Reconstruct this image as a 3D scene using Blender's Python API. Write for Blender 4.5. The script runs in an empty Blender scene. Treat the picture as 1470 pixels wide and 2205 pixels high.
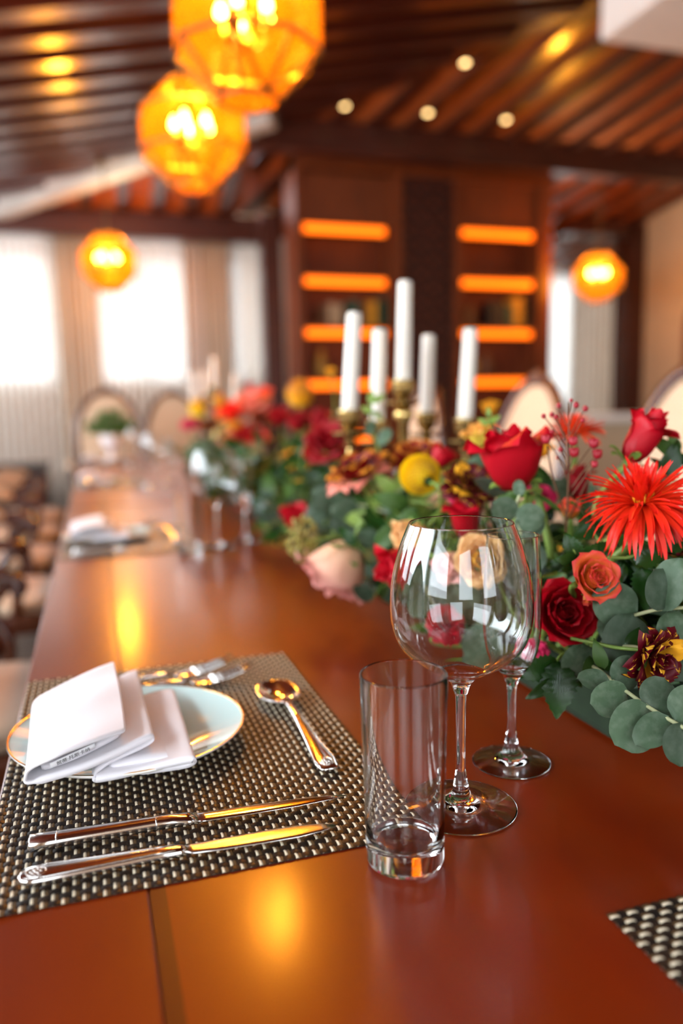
import bpy, math, random
import numpy as np
from mathutils import Vector, Matrix

# ------------------------------------------------------------------ camera
FPX, CX, CY = 1682.3, 735.0, 1102.5
RW = np.array([[0.95262254, -0.05726389, 0.29871584],
               [-0.30354148, -0.11663863, 0.94565216],
               [-0.01930992, -0.9915222, -0.12849455]])
ZT = 0.76                       # table top height
CAM = np.array([0.0, 0.0, ZT + 0.303])
scene = bpy.context.scene
COL = scene.collection
cam_data = bpy.data.cameras.new('camera')
cam_data.sensor_fit = 'VERTICAL'
cam_data.sensor_height = 36.0
cam_data.sensor_width = 24.0
cam_data.lens = FPX * 36.0 / 2205.0
cam_data.clip_start = 0.01
cam_data.clip_end = 200
cam_data.dof.use_dof = True
cam_data.dof.focus_distance = 0.59
cam_data.dof.aperture_fstop = 2.25
cam = bpy.data.objects.new('camera', cam_data)
COL.objects.link(cam)
r_, u_, b_ = RW @ [1, 0, 0], RW @ [0, -1, 0], RW @ [0, 0, -1]
cam.matrix_world = Matrix(((r_[0], u_[0], b_[0], CAM[0]), (r_[1], u_[1], b_[1], CAM[1]),
                           (r_[2], u_[2], b_[2], CAM[2]), (0, 0, 0, 1)))
scene.camera = cam

# ------------------------------------------------------------------ sky, large lights, exposure
world = bpy.data.worlds.new('sky')
scene.world = world
world.use_nodes = True
bg = world.node_tree.nodes['Background']
bg.inputs[0].default_value = (0.86, 0.94, 1.0, 1)
bg.inputs[1].default_value = 6.5
vs = scene.view_settings
vs.view_transform = 'Standard'
vs.look = 'None'
vs.exposure = 0.0
vs.gamma = 1.0
vs.use_curve_mapping = False
scene.cycles.diffuse_bounces = 3
scene.cycles.glossy_bounces = 4
scene.cycles.transmission_bounces = 10
scene.cycles.max_bounces = 10

def area_light(name, loc, aim, sx, sy, power, color):
    d = bpy.data.lights.new(name, 'AREA')
    d.shape = 'RECTANGLE'; d.size = sx; d.size_y = sy; d.energy = power; d.color = color
    o = bpy.data.objects.new(name, d); COL.objects.link(o)
    o.location = loc
    o.rotation_euler = (Vector(aim) - Vector(loc)).to_track_quat('-Z', 'Y').to_euler()
    return o
DAY = (0.86, 0.93, 1.0)
# daylight in the openings of the side windows (left wall) and of the windows behind the camera
for yw, pw in ((-0.9, 30), (1.3, 85), (3.5, 22), (5.7, 26), (7.75, 30)):
    area_light('window_daylight', (-2.31, yw, 1.86), (0.0, yw, 1.86), 1.66 if yw < 7 else 1.0, 1.1, pw, DAY)
for xw, pw in ((-0.9, 8), (1.5, 4)):
    area_light('window_daylight', (xw, -2.71, 1.95), (xw, 0.0, 1.95), 1.1, 1.8, pw, DAY)

# ------------------------------------------------------------------ pixel -> point on a plane
def ray(px, py): return RW @ np.array([px - CX, py - CY, FPX])
def PD(px, py, depth):
    p = CAM + ray(px, py) * (depth / FPX); return Vector(p)
def PY(px, py, Y):
    d = ray(px, py); return Vector(CAM + d * ((Y - CAM[1]) / d[1]))
def PZ(px, py, z):
    d = ray(px, py); return Vector(CAM + d * ((z - CAM[2]) / d[2]))
VR, VU, VB = Vector(r_), Vector(u_), Vector(b_)

# ------------------------------------------------------------------ materials
MATS = {}
def new_mat(name):
    m = bpy.data.materials.new(name); m.use_nodes = True
    nt = m.node_tree; bs = nt.nodes['Principled BSDF']
    MATS[name] = m
    return m, nt, bs
def mat(name, col, rough=0.5, metal=0.0, coat=0.0, coat_rough=0.05, sheen=0.0, trans=0.0, sub=0.0,
        var=0.0, scale=8.0, stretch=(1, 1, 1), bump=0.0, col2=None, spec=0.5, ior=1.45, detail=4.0):
    m, nt, bs = new_mat(name)
    bs.inputs['Base Color'].default_value = (*col, 1)
    bs.inputs['Roughness'].default_value = rough
    bs.inputs['Metallic'].default_value = metal
    bs.inputs['Coat Weight'].default_value = coat
    bs.inputs['Coat Roughness'].default_value = coat_rough
    bs.inputs['Sheen Weight'].default_value = sheen
    bs.inputs['Transmission Weight'].default_value = trans
    bs.inputs['Specular IOR Level'].default_value = spec
    bs.inputs['IOR'].default_value = ior
    if sub:
        bs.inputs['Subsurface Weight'].default_value = sub
        bs.inputs['Subsurface Radius'].default_value = (0.01, 0.005, 0.003)
        bs.inputs['Subsurface Scale'].default_value = 1.0
    if var or bump or col2:
        tc = nt.nodes.new('ShaderNodeTexCoord'); mp = nt.nodes.new('ShaderNodeMapping')
        mp.inputs['Scale'].default_value = stretch
        no = nt.nodes.new('ShaderNodeTexNoise'); no.inputs['Scale'].default_value = scale
        no.inputs['Detail'].default_value = detail
        nt.links.new(tc.outputs['Object'], mp.inputs['Vector']); nt.links.new(mp.outputs[0], no.inputs['Vector'])
        if var or col2:
            mx = nt.nodes.new('ShaderNodeMix'); mx.data_type = 'RGBA'
            c2 = col2 if col2 else tuple(c * (1 - var) for c in col)
            mx.inputs[6].default_value = (*col, 1); mx.inputs[7].default_value = (*c2, 1)
            rp = nt.nodes.new('ShaderNodeValToRGB')
            rp.color_ramp.elements[0].position = 0.35; rp.color_ramp.elements[1].position = 0.68
            nt.links.new(no.outputs[0], rp.inputs[0]); nt.links.new(rp.outputs[0], mx.inputs[0])
            nt.links.new(mx.outputs[2], bs.inputs['Base Color'])
        if bump:
            bp = nt.nodes.new('ShaderNodeBump'); bp.inputs['Strength'].default_value = bump
            bp.inputs['Distance'].default_value = 0.002
            nt.links.new(no.outputs[0], bp.inputs['Height']); nt.links.new(bp.outputs[0], bs.inputs['Normal'])
    return m
def emit(name, col, strength):
    m, nt, bs = new_mat(name)
    bs.inputs['Base Color'].default_value = (*col, 1)
    bs.inputs['Emission Color'].default_value = (*col, 1)
    bs.inputs['Emission Strength'].default_value = strength
    return m
def petal_mat(name, base, tip, edge=None, edge0=.72, rough=0.5, sheen=0.0, streak=None, trans=0.25, vein=0.0, rand=0.0, mottle=None):
    """colour runs from the petal's base to its tip (UV v) and to its rim (UV u); optional streaks of another colour"""
    m, nt, bs = new_mat(name)
    uv = nt.nodes.new('ShaderNodeUVMap'); sp = nt.nodes.new('ShaderNodeSeparateXYZ')
    nt.links.new(uv.outputs[0], sp.inputs[0])
    mx = nt.nodes.new('ShaderNodeMix'); mx.data_type = 'RGBA'
    mx.inputs[6].default_value = (*base, 1); mx.inputs[7].default_value = (*tip, 1)
    nt.links.new(sp.outputs[1], mx.inputs[0]); out = mx.outputs[2]
    if edge:
        rp = nt.nodes.new('ShaderNodeValToRGB'); rp.color_ramp.elements[0].position = edge0; rp.color_ramp.elements[1].position = 1.0
        nt.links.new(sp.outputs[1], rp.inputs[0])
        m2 = nt.nodes.new('ShaderNodeMix'); m2.data_type = 'RGBA'; m2.inputs[7].default_value = (*edge, 1)
        nt.links.new(rp.outputs[0], m2.inputs[0]); nt.links.new(out, m2.inputs[6]); out = m2.outputs[2]
    if streak:
        tc = nt.nodes.new('ShaderNodeMapping'); tc.inputs['Scale'].default_value = (6, 1.4, 1)
        oi = nt.nodes.new('ShaderNodeObjectInfo')
        nt.links.new(uv.outputs[0], tc.inputs[0]); nt.links.new(oi.outputs['Random'], tc.inputs['Location'])
        no = nt.nodes.new('ShaderNodeTexNoise'); no.inputs['Scale'].default_value = 1.6; no.inputs['Detail'].default_value = 2
        nt.links.new(tc.outputs[0], no.inputs['Vector'])
        rp = nt.nodes.new('ShaderNodeValToRGB'); rp.color_ramp.elements[0].position = 0.61; rp.color_ramp.elements[1].position = 0.64
        nt.links.new(no.outputs[0], rp.inputs[0])
        m3 = nt.nodes.new('ShaderNodeMix'); m3.data_type = 'RGBA'; m3.inputs[7].default_value = (*streak, 1)
        nt.links.new(rp.outputs[0], m3.inputs[0]); nt.links.new(out, m3.inputs[6]); out = m3.outputs[2]
    if vein:
        wv = nt.nodes.new('ShaderNodeTexWave'); wv.inputs['Scale'].default_value = 5; wv.inputs['Distortion'].default_value = 1.5
        nt.links.new(uv.outputs[0], wv.inputs['Vector'])
        bp = nt.nodes.new('ShaderNodeBump'); bp.inputs['Strength'].default_value = vein; bp.inputs['Distance'].default_value = 0.001
        nt.links.new(wv.outputs[0], bp.inputs['Height']); nt.links.new(bp.outputs[0], bs.inputs['Normal'])
    if mottle:
        tcm = nt.nodes.new('ShaderNodeTexCoord'); no = nt.nodes.new('ShaderNodeTexNoise'); no.inputs['Scale'].default_value = 4.5; no.inputs['Detail'].default_value = 5
        oi = nt.nodes.new('ShaderNodeObjectInfo'); va = nt.nodes.new('ShaderNodeVectorMath'); va.operation = 'ADD'
        nt.links.new(tcm.outputs['Object'], va.inputs[0]); nt.links.new(oi.outputs['Random'], va.inputs[1]); nt.links.new(va.outputs[0], no.inputs['Vector'])
        rp = nt.nodes.new('ShaderNodeValToRGB'); rp.color_ramp.elements[0].position = 0.42; rp.color_ramp.elements[1].position = 0.72
        nt.links.new(no.outputs[0], rp.inputs[0])
        m4 = nt.nodes.new('ShaderNodeMix'); m4.data_type = 'RGBA'; m4.inputs[7].default_value = (*mottle, 1)
        nt.links.new(rp.outputs[0], m4.inputs[0]); nt.links.new(out, m4.inputs[6]); out = m4.outputs[2]
    if rand:
        oi = nt.nodes.new('ShaderNodeObjectInfo'); hs = nt.nodes.new('ShaderNodeHueSaturation'); mr = nt.nodes.new('ShaderNodeMapRange')
        mr.inputs[3].default_value = 1 - rand; mr.inputs[4].default_value = 1 + rand
        nt.links.new(oi.outputs['Random'], mr.inputs[0]); nt.links.new(mr.outputs[0], hs.inputs['Value']); nt.links.new(out, hs.inputs['Color']); out = hs.outputs[0]
    nt.links.new(out, bs.inputs['Base Color'])
    bs.inputs['Roughness'].default_value = rough
    bs.inputs['Sheen Weight'].default_value = sheen
    bs.inputs['Specular IOR Level'].default_value = 0.3
    if trans:
        tr = nt.nodes.new('ShaderNodeBsdfTranslucent'); nt.links.new(out, tr.inputs[0])
        ms = nt.nodes.new('ShaderNodeMixShader'); ms.inputs[0].default_value = trans
        nt.links.new(bs.outputs[0], ms.inputs[1]); nt.links.new(tr.outputs[0], ms.inputs[2])
        nt.links.new(ms.outputs[0], nt.nodes['Material Output'].inputs[0])
    return m

WOODD = mat('dark_wood', (0.062, 0.012, 0.005), 0.35, coat=0.3, coat_rough=0.2, col2=(0.03, 0.006, 0.003), scale=3, stretch=(1, 1, 12))
mat('rafter_wood', (0.050, 0.010, 0.005), 0.30, coat=0.6, coat_rough=0.16, col2=(0.03, 0.006, 0.003), scale=3, stretch=(6, 1, 6))
mat('roof_board_shaded', (0.17, 0.030, 0.009), 0.42, col2=(0.11, 0.018, 0.006), scale=2.5, stretch=(1, 6, 1))  # roof_board darkened: shade of the slope over the table put into the colour
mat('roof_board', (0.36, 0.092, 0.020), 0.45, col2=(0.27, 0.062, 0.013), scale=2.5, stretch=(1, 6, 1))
mat('table_wood', (0.205, 0.0225, 0.0010), 0.34, coat=0.35, coat_rough=0.15, spec=0.35, col2=(0.135, 0.0095, 0.0006), scale=2.2, stretch=(3.0, 0.7, 3.0), detail=5, bump=0.015)
mat('inlay_wood', (0.085, 0.009, 0.001), 0.34, coat=0.35, coat_rough=0.15, spec=0.35, col2=(0.065, 0.006, 0.001), scale=3, stretch=(5, 0.7, 1))
mat('bookcase_wood', (0.155, 0.034, 0.007), 0.4, col2=(0.10, 0.020, 0.004), scale=3, stretch=(5, 1, 0.8))
mat('chair_wood', (0.095, 0.024, 0.008), 0.22, coat=0.6, coat_rough=0.08, col2=(0.06, 0.013, 0.005), scale=10)
mat('upholstery', (0.66, 0.50, 0.35), 0.85, sheen=0.3, col2=(0.60, 0.44, 0.30), scale=60, bump=0.1)
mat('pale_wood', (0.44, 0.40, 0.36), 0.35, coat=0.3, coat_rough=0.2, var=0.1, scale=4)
mat('plaster', (0.56, 0.43, 0.29), 0.9, var=0.08, scale=4, bump=0.1)
mat('white_plaster', (0.85, 0.83, 0.80), 0.8, var=0.04, scale=4)
mat('floor_carpet', (0.12, 0.075, 0.05), 0.95, col2=(0.06, 0.035, 0.025), scale=14)
mat('drape', (0.45, 0.38, 0.30), 0.9, sheen=0.2, var=0.12, scale=20, stretch=(1, 1, 0.2))
mat('cream_strand', (0.80, 0.70, 0.52), 0.4, spec=0.3)
mat('brown_strand', (0.13, 0.075, 0.032), 0.45, spec=0.3)
mat('black_strand', (0.012, 0.009, 0.008), 0.42, col2=(0.035, 0.018, 0.010), scale=60, spec=0.3)
mat('porcelain', (0.66, 0.90, 0.90), 0.08, coat=0.6, coat_rough=0.03)
mat('porcelain_white', (0.90, 0.87, 0.82), 0.1, coat=0.5, coat_rough=0.03)
mat('gold_rim', (0.90, 0.52, 0.16), 0.2, metal=1.0)
mat('steel', (0.80, 0.78, 0.76), 0.10, metal=1.0)
mat('steel_worn', (0.74, 0.71, 0.69), 0.22, metal=1.0, var=0.1, scale=200)
mat('brass', (0.55, 0.38, 0.14), 0.25, metal=1.0, var=0.25, scale=30)
mat('lamp_metal', (0.20, 0.12, 0.05), 0.35, metal=1.0)
mat('wax', (0.74, 0.68, 0.60), 0.45, sub=0.15)
mat('wick', (0.10, 0.08, 0.06), 0.9)
mat('linen', (0.84, 0.81, 0.86), 0.75, sheen=0.35, bump=0.03, scale=300)
mat('tag_cloth', (0.90, 0.90, 0.94), 0.6)
mat('ink', (0.015, 0.015, 0.02), 0.7)
mat('pot_white', (0.85, 0.83, 0.86), 0.3)
mat('soil', (0.05, 0.03, 0.02), 0.95)
mat('stem_green', (0.20, 0.30, 0.05), 0.5, col2=(0.13, 0.22, 0.04), scale=40)
mat('stem_brown', (0.13, 0.055, 0.025), 0.6)
mat('stem_grey', (0.36, 0.38, 0.20), 0.55)
mat('foam', (0.02, 0.05, 0.015), 0.95, var=0.3, scale=60)
mat('bud_red', (0.30, 0.006, 0.014), 0.35, col2=(0.40, 0.02, 0.04), scale=90)
mat('filler_bud', (0.36, 0.30, 0.05), 0.6, col2=(0.26, 0.16, 0.05), scale=60)
mat('dark_cabinet', (0.018, 0.012, 0.010), 0.4)
emit('bulb_glow', (1.0, 0.84, 0.58), 120.0)
emit('led_glow', (1.0, 0.155, 0.003), 2.7)
emit('downlight_glow', (1.0, 0.66, 0.26), 7.0)
# clear glass
g, nt, bs = new_mat('clear_glass')
nt.nodes.remove(bs)
gl = nt.nodes.new('ShaderNodeBsdfGlass'); gl.inputs['IOR'].default_value = 1.48; gl.inputs['Roughness'].default_value = 0.0
gl.inputs['Color'].default_value = (0.985, 0.99, 0.99, 1)
nt.links.new(gl.outputs[0], nt.nodes['Material Output'].inputs[0])
# amber lamp glass: part clear, part milky
g, nt, bs = new_mat('amber_glass')
bs.inputs['Base Color'].default_value = (0.85, 0.38, 0.02, 1); bs.inputs['Roughness'].default_value = 0.12
tr = nt.nodes.new('ShaderNodeBsdfTransparent'); tr.inputs[0].default_value = (1.0, 0.68, 0.24, 1)
tl = nt.nodes.new('ShaderNodeBsdfTranslucent'); tl.inputs[0].default_value = (0.85, 0.38, 0.02, 1)
m1 = nt.nodes.new('ShaderNodeMixShader'); m1.inputs[0].default_value = 0.5
m2 = nt.nodes.new('ShaderNodeMixShader'); m2.inputs[0].default_value = 0.945
nt.links.new(bs.outputs[0], m1.inputs[1]); nt.links.new(tl.outputs[0], m1.inputs[2])
nt.links.new(m1.outputs[0], m2.inputs[1]); nt.links.new(tr.outputs[0], m2.inputs[2])
nt.links.new(m2.outputs[0], nt.nodes['Material Output'].inputs[0])
# sheer curtain
g, nt, bs = new_mat('sheer')
tr = nt.nodes.new('ShaderNodeBsdfTransparent'); tr.inputs[0].default_value = (1, 1, 1, 1)
tl = nt.nodes.new('ShaderNodeBsdfTranslucent'); tl.inputs[0].default_value = (0.86, 0.85, 0.82, 1)
bs.inputs['Base Color'].default_value = (0.72, 0.70, 0.66, 1); bs.inputs['Roughness'].default_value = 0.9
m1 = nt.nodes.new('ShaderNodeMixShader'); m1.inputs[0].default_value = 0.5
m2 = nt.nodes.new('ShaderNodeMixShader'); m2.inputs[0].default_value = 0.22
nt.links.new(bs.outputs[0], m1.inputs[1]); nt.links.new(tl.outputs[0], m1.inputs[2])
nt.links.new(m1.outputs[0], m2.inputs[1]); nt.links.new(tr.outputs[0], m2.inputs[2])
nt.links.new(m2.outputs[0], nt.nodes['Material Output'].inputs[0])

# petals and leaves
petal_mat('rose_red', (0.36, 0.001, 0.008), (0.56, 0.002, 0.015), rough=0.5)
petal_mat('rose_dark', (0.26, 0.002, 0.008), (0.36, 0.004, 0.010), rough=0.5)
petal_mat('rose_orange', (0.95, 0.42, 0.06), (0.95, 0.20, 0.045), edge=(0.85, 0.06, 0.06))
petal_mat('rose_peach', (0.95, 0.52, 0.10), (0.95, 0.58, 0.26))
petal_mat('rose_heart', (0.95, 0.42, 0.02), (1.0, 0.50, 0.03))
petal_mat('rose_pink', (0.90, 0.58, 0.34), (0.90, 0.46, 0.36), edge=(0.88, 0.40, 0.36))
petal_mat('rose_salmon', (0.90, 0.40, 0.22), (0.85, 0.24, 0.18))
petal_mat('rose_yellow', (0.80, 0.60, 0.10), (0.90, 0.66, 0.08), edge=(0.85, 0.35, 0.10))
petal_mat('carnation_streaked', (0.075, 0.001, 0.006), (0.115, 0.001, 0.008), streak=(0.85, 0.45, 0.03))
petal_mat('carnation_gold', (0.40, 0.012, 0.006), (0.20, 0.004, 0.006), edge=(0.80, 0.30, 0.02), edge0=.86)
petal_mat('carnation_red', (0.55, 0.004, 0.02), (0.62, 0.008, 0.03))
petal_mat('carnation_pink', (0.66, 0.012, 0.09), (0.75, 0.03, 0.13))
petal_mat('spider_red', (0.88, 0.06, 0.008), (0.86, 0.014, 0.010), rough=0.45)
petal_mat('spider_orange', (0.90, 0.13, 0.02), (0.85, 0.045, 0.015), rough=0.45)
petal_mat('pompon_yellow', (0.80, 0.48, 0.004), (1.0, 0.74, 0.008), rough=0.5, sheen=0.1)
petal_mat('pompon_amber', (0.80, 0.34, 0.004), (0.92, 0.46, 0.006), rough=0.5, sheen=0.1)
petal_mat('leaf_euc', (0.048, 0.088, 0.046), (0.065, 0.112, 0.062), rough=0.5, sheen=0.05, trans=0.15, vein=0.03, rand=0.35, mottle=(0.105, 0.150, 0.098))
petal_mat('leaf_dark', (0.011, 0.044, 0.007), (0.020, 0.064, 0.010), rough=0.22, sheen=0.0, trans=0.15, vein=0.12, rand=0.4)
petal_mat('leaf_mid', (0.040, 0.095, 0.016), (0.060, 0.125, 0.020), rough=0.4, sheen=0.0, trans=0.2, vein=0.1, rand=0.3)
petal_mat('leaf_lime', (0.17, 0.28, 0.05), (0.26, 0.36, 0.07), rough=0.45, sheen=0.0, trans=0.25)
petal_mat('leaf_herb', (0.02, 0.10, 0.012), (0.05, 0.19, 0.02), rough=0.5, sheen=0.0, trans=0.2)
petal_mat('sepal', (0.12, 0.22, 0.04), (0.20, 0.33, 0.06), rough=0.5, sheen=0.0, trans=0.2)
M = MATS

# ------------------------------------------------------------------ object helpers
def link(name, me, parent=None, m=None):
    o = bpy.data.objects.new(name, me)
    COL.objects.link(o)
    if parent is not None: o.parent = parent
    if m is not None and me is not None:
        if not me.materials: me.materials.append(M[m])
        elif me.materials[0] is not M[m]:
            o.material_slots[0].link = 'OBJECT'; o.material_slots[0].material = M[m]
    return o
def thing(name, label, cat, loc=(0, 0, 0), group=None, rotz=0.0, mw=None):
    o = bpy.data.objects.new(name, None); COL.objects.link(o)
    o.empty_display_size = 0.02
    if mw is not None: o.matrix_world = mw
    else:
        o.location = loc; o.rotation_euler = (0, 0, rotz)
    return tag(o, label, cat, group)
def tag(o, label, cat, group=None, kind=None):
    o['label'] = label; o['category'] = cat
    if group: o['group'] = group
    if kind: o['kind'] = kind
    return o
def struct(o, label=None):
    o['kind'] = 'structure'
    if label: o['label'] = label
    return o
def stuff(o):
    o['kind'] = 'stuff'; return o
def copy_tree(o, parent=None, label=None, group=None):
    c = o.copy(); COL.objects.link(c); c.parent = parent
    if label: c['label'] = label
    if group: c['group'] = group
    for ch in o.children:
        copy_tree(ch, c)
    return c
class MB:
    """collects geometry; build() links it as one mesh object"""
    def __init__(s): s.v = []; s.f = []; s.uv = []; s.mi = []; s.has_uv = False
    def add(s, vs, fs, uvs=None, mi=0):
        b = len(s.v); s.v += [tuple(p) for p in vs]; s.f += [tuple(i + b for i in q) for q in fs]
        s.mi += [mi] * len(fs)
        if uvs is not None: s.has_uv = True; s.uv += list(uvs)
        else: s.uv += [(0, 0)] * len(vs)
        return s
    def box(s, x0, x1, y0, y1, z0, z1, mi=0):
        v = [(x0, y0, z0), (x1, y0, z0), (x1, y1, z0), (x0, y1, z0), (x0, y0, z1), (x1, y0, z1), (x1, y1, z1), (x0, y1, z1)]
        return s.add(v, [(3, 2, 1, 0), (4, 5, 6, 7), (0, 1, 5, 4), (1, 2, 6, 5), (2, 3, 7, 6), (3, 0, 4, 7)], mi=mi)
    def bar(s, p, q, w, h, up=(0, 0, 1), mi=0):
        p, q = Vector(p), Vector(q); d = (q - p).normalized(); sd = d.cross(Vector(up)).normalized(); u2 = sd.cross(d)
        v = []
        for e in (p, q):
            for a, b in ((-1, -1), (1, -1), (1, 1), (-1, 1)): v.append(e + sd * a * w / 2 + u2 * b * h / 2)
        return s.add(v, [(3, 2, 1, 0), (4, 5, 6, 7), (0, 1, 5, 4), (1, 2, 6, 5), (2, 3, 7, 6), (3, 0, 4, 7)], mi=mi)
    def lathe(s, prof, n=24, closed=False, c=(0, 0, 0), mi=0, cap=True):
        vs, fs = [], []
        k = len(prof)
        for (r, z) in prof:
            for i in range(n):
                a = 2 * math.pi * i / n; vs.append((c[0] + r * math.cos(a), c[1] + r * math.sin(a), c[2] + z))
        for j in range(k if closed else k - 1):
            j2 = (j + 1) % k
            for i in range(n):
                i2 = (i + 1) % n; fs.append((j * n + i, j * n + i2, j2 * n + i2, j2 * n + i))
        if not closed and cap:
            if prof[0][0] > 1e-6: fs.append(tuple(reversed(range(n))))
            if prof[-1][0] > 1e-6: fs.append(tuple((k - 1) * n + i for i in range(n)))
        return s.add(vs, fs, mi=mi)
    def tube(s, pts, rad, n=6, cap=True, flat=1.0, up=None, mi=0):
        pts = [Vector(p) for p in pts]; k = len(pts)
        if not hasattr(rad, '__len__'): rad = [rad] * k
        vs, fs = [], []
        prev = None
        for j in range(k):
            t = (pts[min(j + 1, k - 1)] - pts[max(j - 1, 0)]).normalized()
            ref = prev if prev is not None else (Vector(up) if up else (Vector((0, 0, 1)) if abs(t.z) < 0.9 else Vector((1, 0, 0))))
            a = (ref - t * ref.dot(t)).normalized(); b = t.cross(a); prev = a
            for i in range(n):
                g = 2 * math.pi * i / n; vs.append(pts[j] + (a * math.cos(g) * flat + b * math.sin(g)) * rad[j])
        for j in range(k - 1):
            for i in range(n):
                i2 = (i + 1) % n; fs.append((j * n + i, j * n + i2, (j + 1) * n + i2, (j + 1) * n + i))
        if cap:
            fs.append(tuple(reversed(range(n)))); fs.append(tuple((k - 1) * n + i for i in range(n)))
        return s.add(vs, fs, mi=mi)
    def grid(s, P, uv=None, mi=0, flip=False):
        """P[j][i] rows of points"""
        nj, ni = len(P), len(P[0]); vs = [p for row in P for p in row]; fs = []
        for j in range(nj - 1):
            for i in range(ni - 1):
                q = (j * ni + i, j * ni + i + 1, (j + 1) * ni + i + 1, (j + 1) * ni + i)
                fs.append(q[::-1] if flip else q)
        return s.add(vs, fs, [t for row in uv for t in row] if uv else None, mi=mi)
    def ball(s, c, r, n=8, m=6, sz=1.0, mi=0):
        prof = [(r * math.sin(math.pi * j / m), -r * sz * math.cos(math.pi * j / m)) for j in range(m + 1)]
        prof[0] = (1e-5, prof[0][1]); prof[-1] = (1e-5, prof[-1][1])
        return s.lathe(prof, n, c=c, mi=mi)
    def xform(s, mw):
        s.v = [tuple(mw @ Vector(p)) for p in s.v]; return s
    def mesh(s, name, mats=(), smooth=True):
        me = bpy.data.meshes.new(name); me.from_pydata(s.v, [], s.f); me.update()
        for m in mats: me.materials.append(M[m])
        if len(mats) > 1: me.polygons.foreach_set('material_index', s.mi)
        if smooth: me.polygons.foreach_set('use_smooth', [True] * len(me.polygons))
        if s.has_uv:
            ul = me.uv_layers.new(name='UVMap')
            li = np.empty(len(me.loops), dtype=np.int32); me.loops.foreach_get('vertex_index', li)
            ul.data.foreach_set('uv', np.array(s.uv, dtype=np.float32)[li].ravel())
        return me
    def build(s, name, m, parent=None, smooth=False, bevel=0.0, solid=0.0, subsurf=0):
        ms = (m,) if isinstance(m, str) else m
        o = link(name, s.mesh(name, ms, smooth), parent)
        if subsurf:
            md = o.modifiers.new('s', 'SUBSURF'); md.levels = md.render_levels = subsurf
        if solid:
            md = o.modifiers.new('t', 'SOLIDIFY'); md.thickness = solid; md.offset = 0
        if bevel:
            md = o.modifiers.new('b', 'BEVEL'); md.width = bevel; md.segments = 2; md.limit_method = 'ANGLE'
        return o
def catmull(pts, n):
    pts = [Vector(p) for p in pts]; out = []
    for k in range(len(pts) - 1):
        p0 = pts[max(k - 1, 0)]; p1 = pts[k]; p2 = pts[k + 1]; p3 = pts[min(k + 2, len(pts) - 1)]
        for i in range(n):
            t = i / n
            out.append(0.5 * ((2 * p1) + (p2 - p0) * t + (2 * p0 - 5 * p1 + 4 * p2 - p3) * t * t + (3 * p1 - p0 - 3 * p2 + p3) * t ** 3))
    out.append(pts[-1]); return out
def frame_mw(loc, zdir, spin=0.0, scale=1.0, xhint=None):
    """matrix whose local z looks along zdir"""
    z = Vector(zdir).normalized()
    x = Vector(xhint) if xhint is not None else (Vector((1, 0, 0)) if abs(z.x) < 0.9 else Vector((0, 1, 0)))
    x = (x - z * x.dot(z)).normalized(); y = z.cross(x)
    m = Matrix(((x.x, y.x, z.x, loc[0]), (x.y, y.y, z.y, loc[1]), (x.z, y.z, z.z, loc[2]), (0, 0, 0, 1)))
    return m @ Matrix.Rotation(spin, 4, 'Z') @ Matrix.Scale(scale, 4)

# ================================================================== THE ROOM
random.seed(5)
def zA(x): return 3.10 + 0.21 * (x + 0.9)
def zB(y): return 3.10 + 0.30 * (8.5 - y)
def zC(y): return 3.62 + 0.24 * (7.30 - y)
def slab(name, m, poly, zf, th=0.04, holes=None):
    mb = MB(); n = len(poly)
    vs = [(x, y, zf(x, y)) for x, y in poly] + [(x, y, zf(x, y) + th) for x, y in poly]
    fs = [tuple(range(n))[::-1], tuple(range(n, 2 * n))] + [(i, (i + 1) % n, n + (i + 1) % n, n + i) for i in range(n)]
    mb.add(vs, fs); return struct(mb.build(name, m))
LX, RX, BY = -2.3, 8.2, -2.7          # left wall, right end, wall behind the camera
floor_mb = MB(); floor_mb.box(LX - .1, RX, BY - .1, 10.1, -0.05, 0)
struct(floor_mb.build('floor', 'floor_carpet'), 'dark brown carpeted floor under the tables')
h1x = lambda x: 8.5 - 0.72 * (x + 0.9)        # hip between the left slope and the window-end slope
h2x = lambda x: 7.30 - 0.882 * (x - 1.58)     # hip above the bookcase
ceil_a = slab('ceiling', 'roof_board_shaded', [(LX, BY), (RX, BY), (RX, h2x(RX)), (1.58, 7.30), (1.58, h1x(1.58)), (LX, h1x(LX))], lambda x, y: zA(x))
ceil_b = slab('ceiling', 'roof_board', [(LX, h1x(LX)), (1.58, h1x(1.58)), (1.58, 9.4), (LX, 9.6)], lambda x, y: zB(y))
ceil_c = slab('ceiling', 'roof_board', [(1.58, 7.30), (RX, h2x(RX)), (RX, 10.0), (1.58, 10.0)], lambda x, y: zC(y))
ceil_a['label'] = 'boarded slope of the ceiling above the table with shade in its colour'
ceil_b['label'] = 'orange boarded slope of the ceiling above the window wall'
ceil_c['label'] = 'orange boarded slope of the ceiling above the bookcase'
def rafter(par, p, q, w=0.11, h=0.12):
    mb = MB(); mb.bar(p, q, w, h); return mb.build('rafter', 'rafter_wood', par)
# rafters of the left slope, one every 0.33 m, running up from the window side
for k in range(-19, 13):
    y = 4.39 + 0.33 * k
    x1 = 6.8
    if y > h1x(1.58): x1 = (8.5 - y) / 0.72 - 0.9
    if y > 1.6: x1 = min(x1, 5.2)
    if y < h1x(1.58) and y > h2x(x1): x1 = 1.58 + (7.30 - y) / 0.882 - .12
    if y > 2.0 or k % 1 == 0: rafter(ceil_a, (LX, y, zA(LX) - .035), (x1, y, zA(x1) - .035), .13, .09)
# rafters of the window-end slope
for k in range(11):
    x = -1.9 + 0.33 * k
    y1 = max(h1x(x), 6.71)
    rafter(ceil_b, (x, y1, zB(y1) - .03), (x, 8.62, zB(8.62) - .03), 0.11, 0.12)
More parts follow.
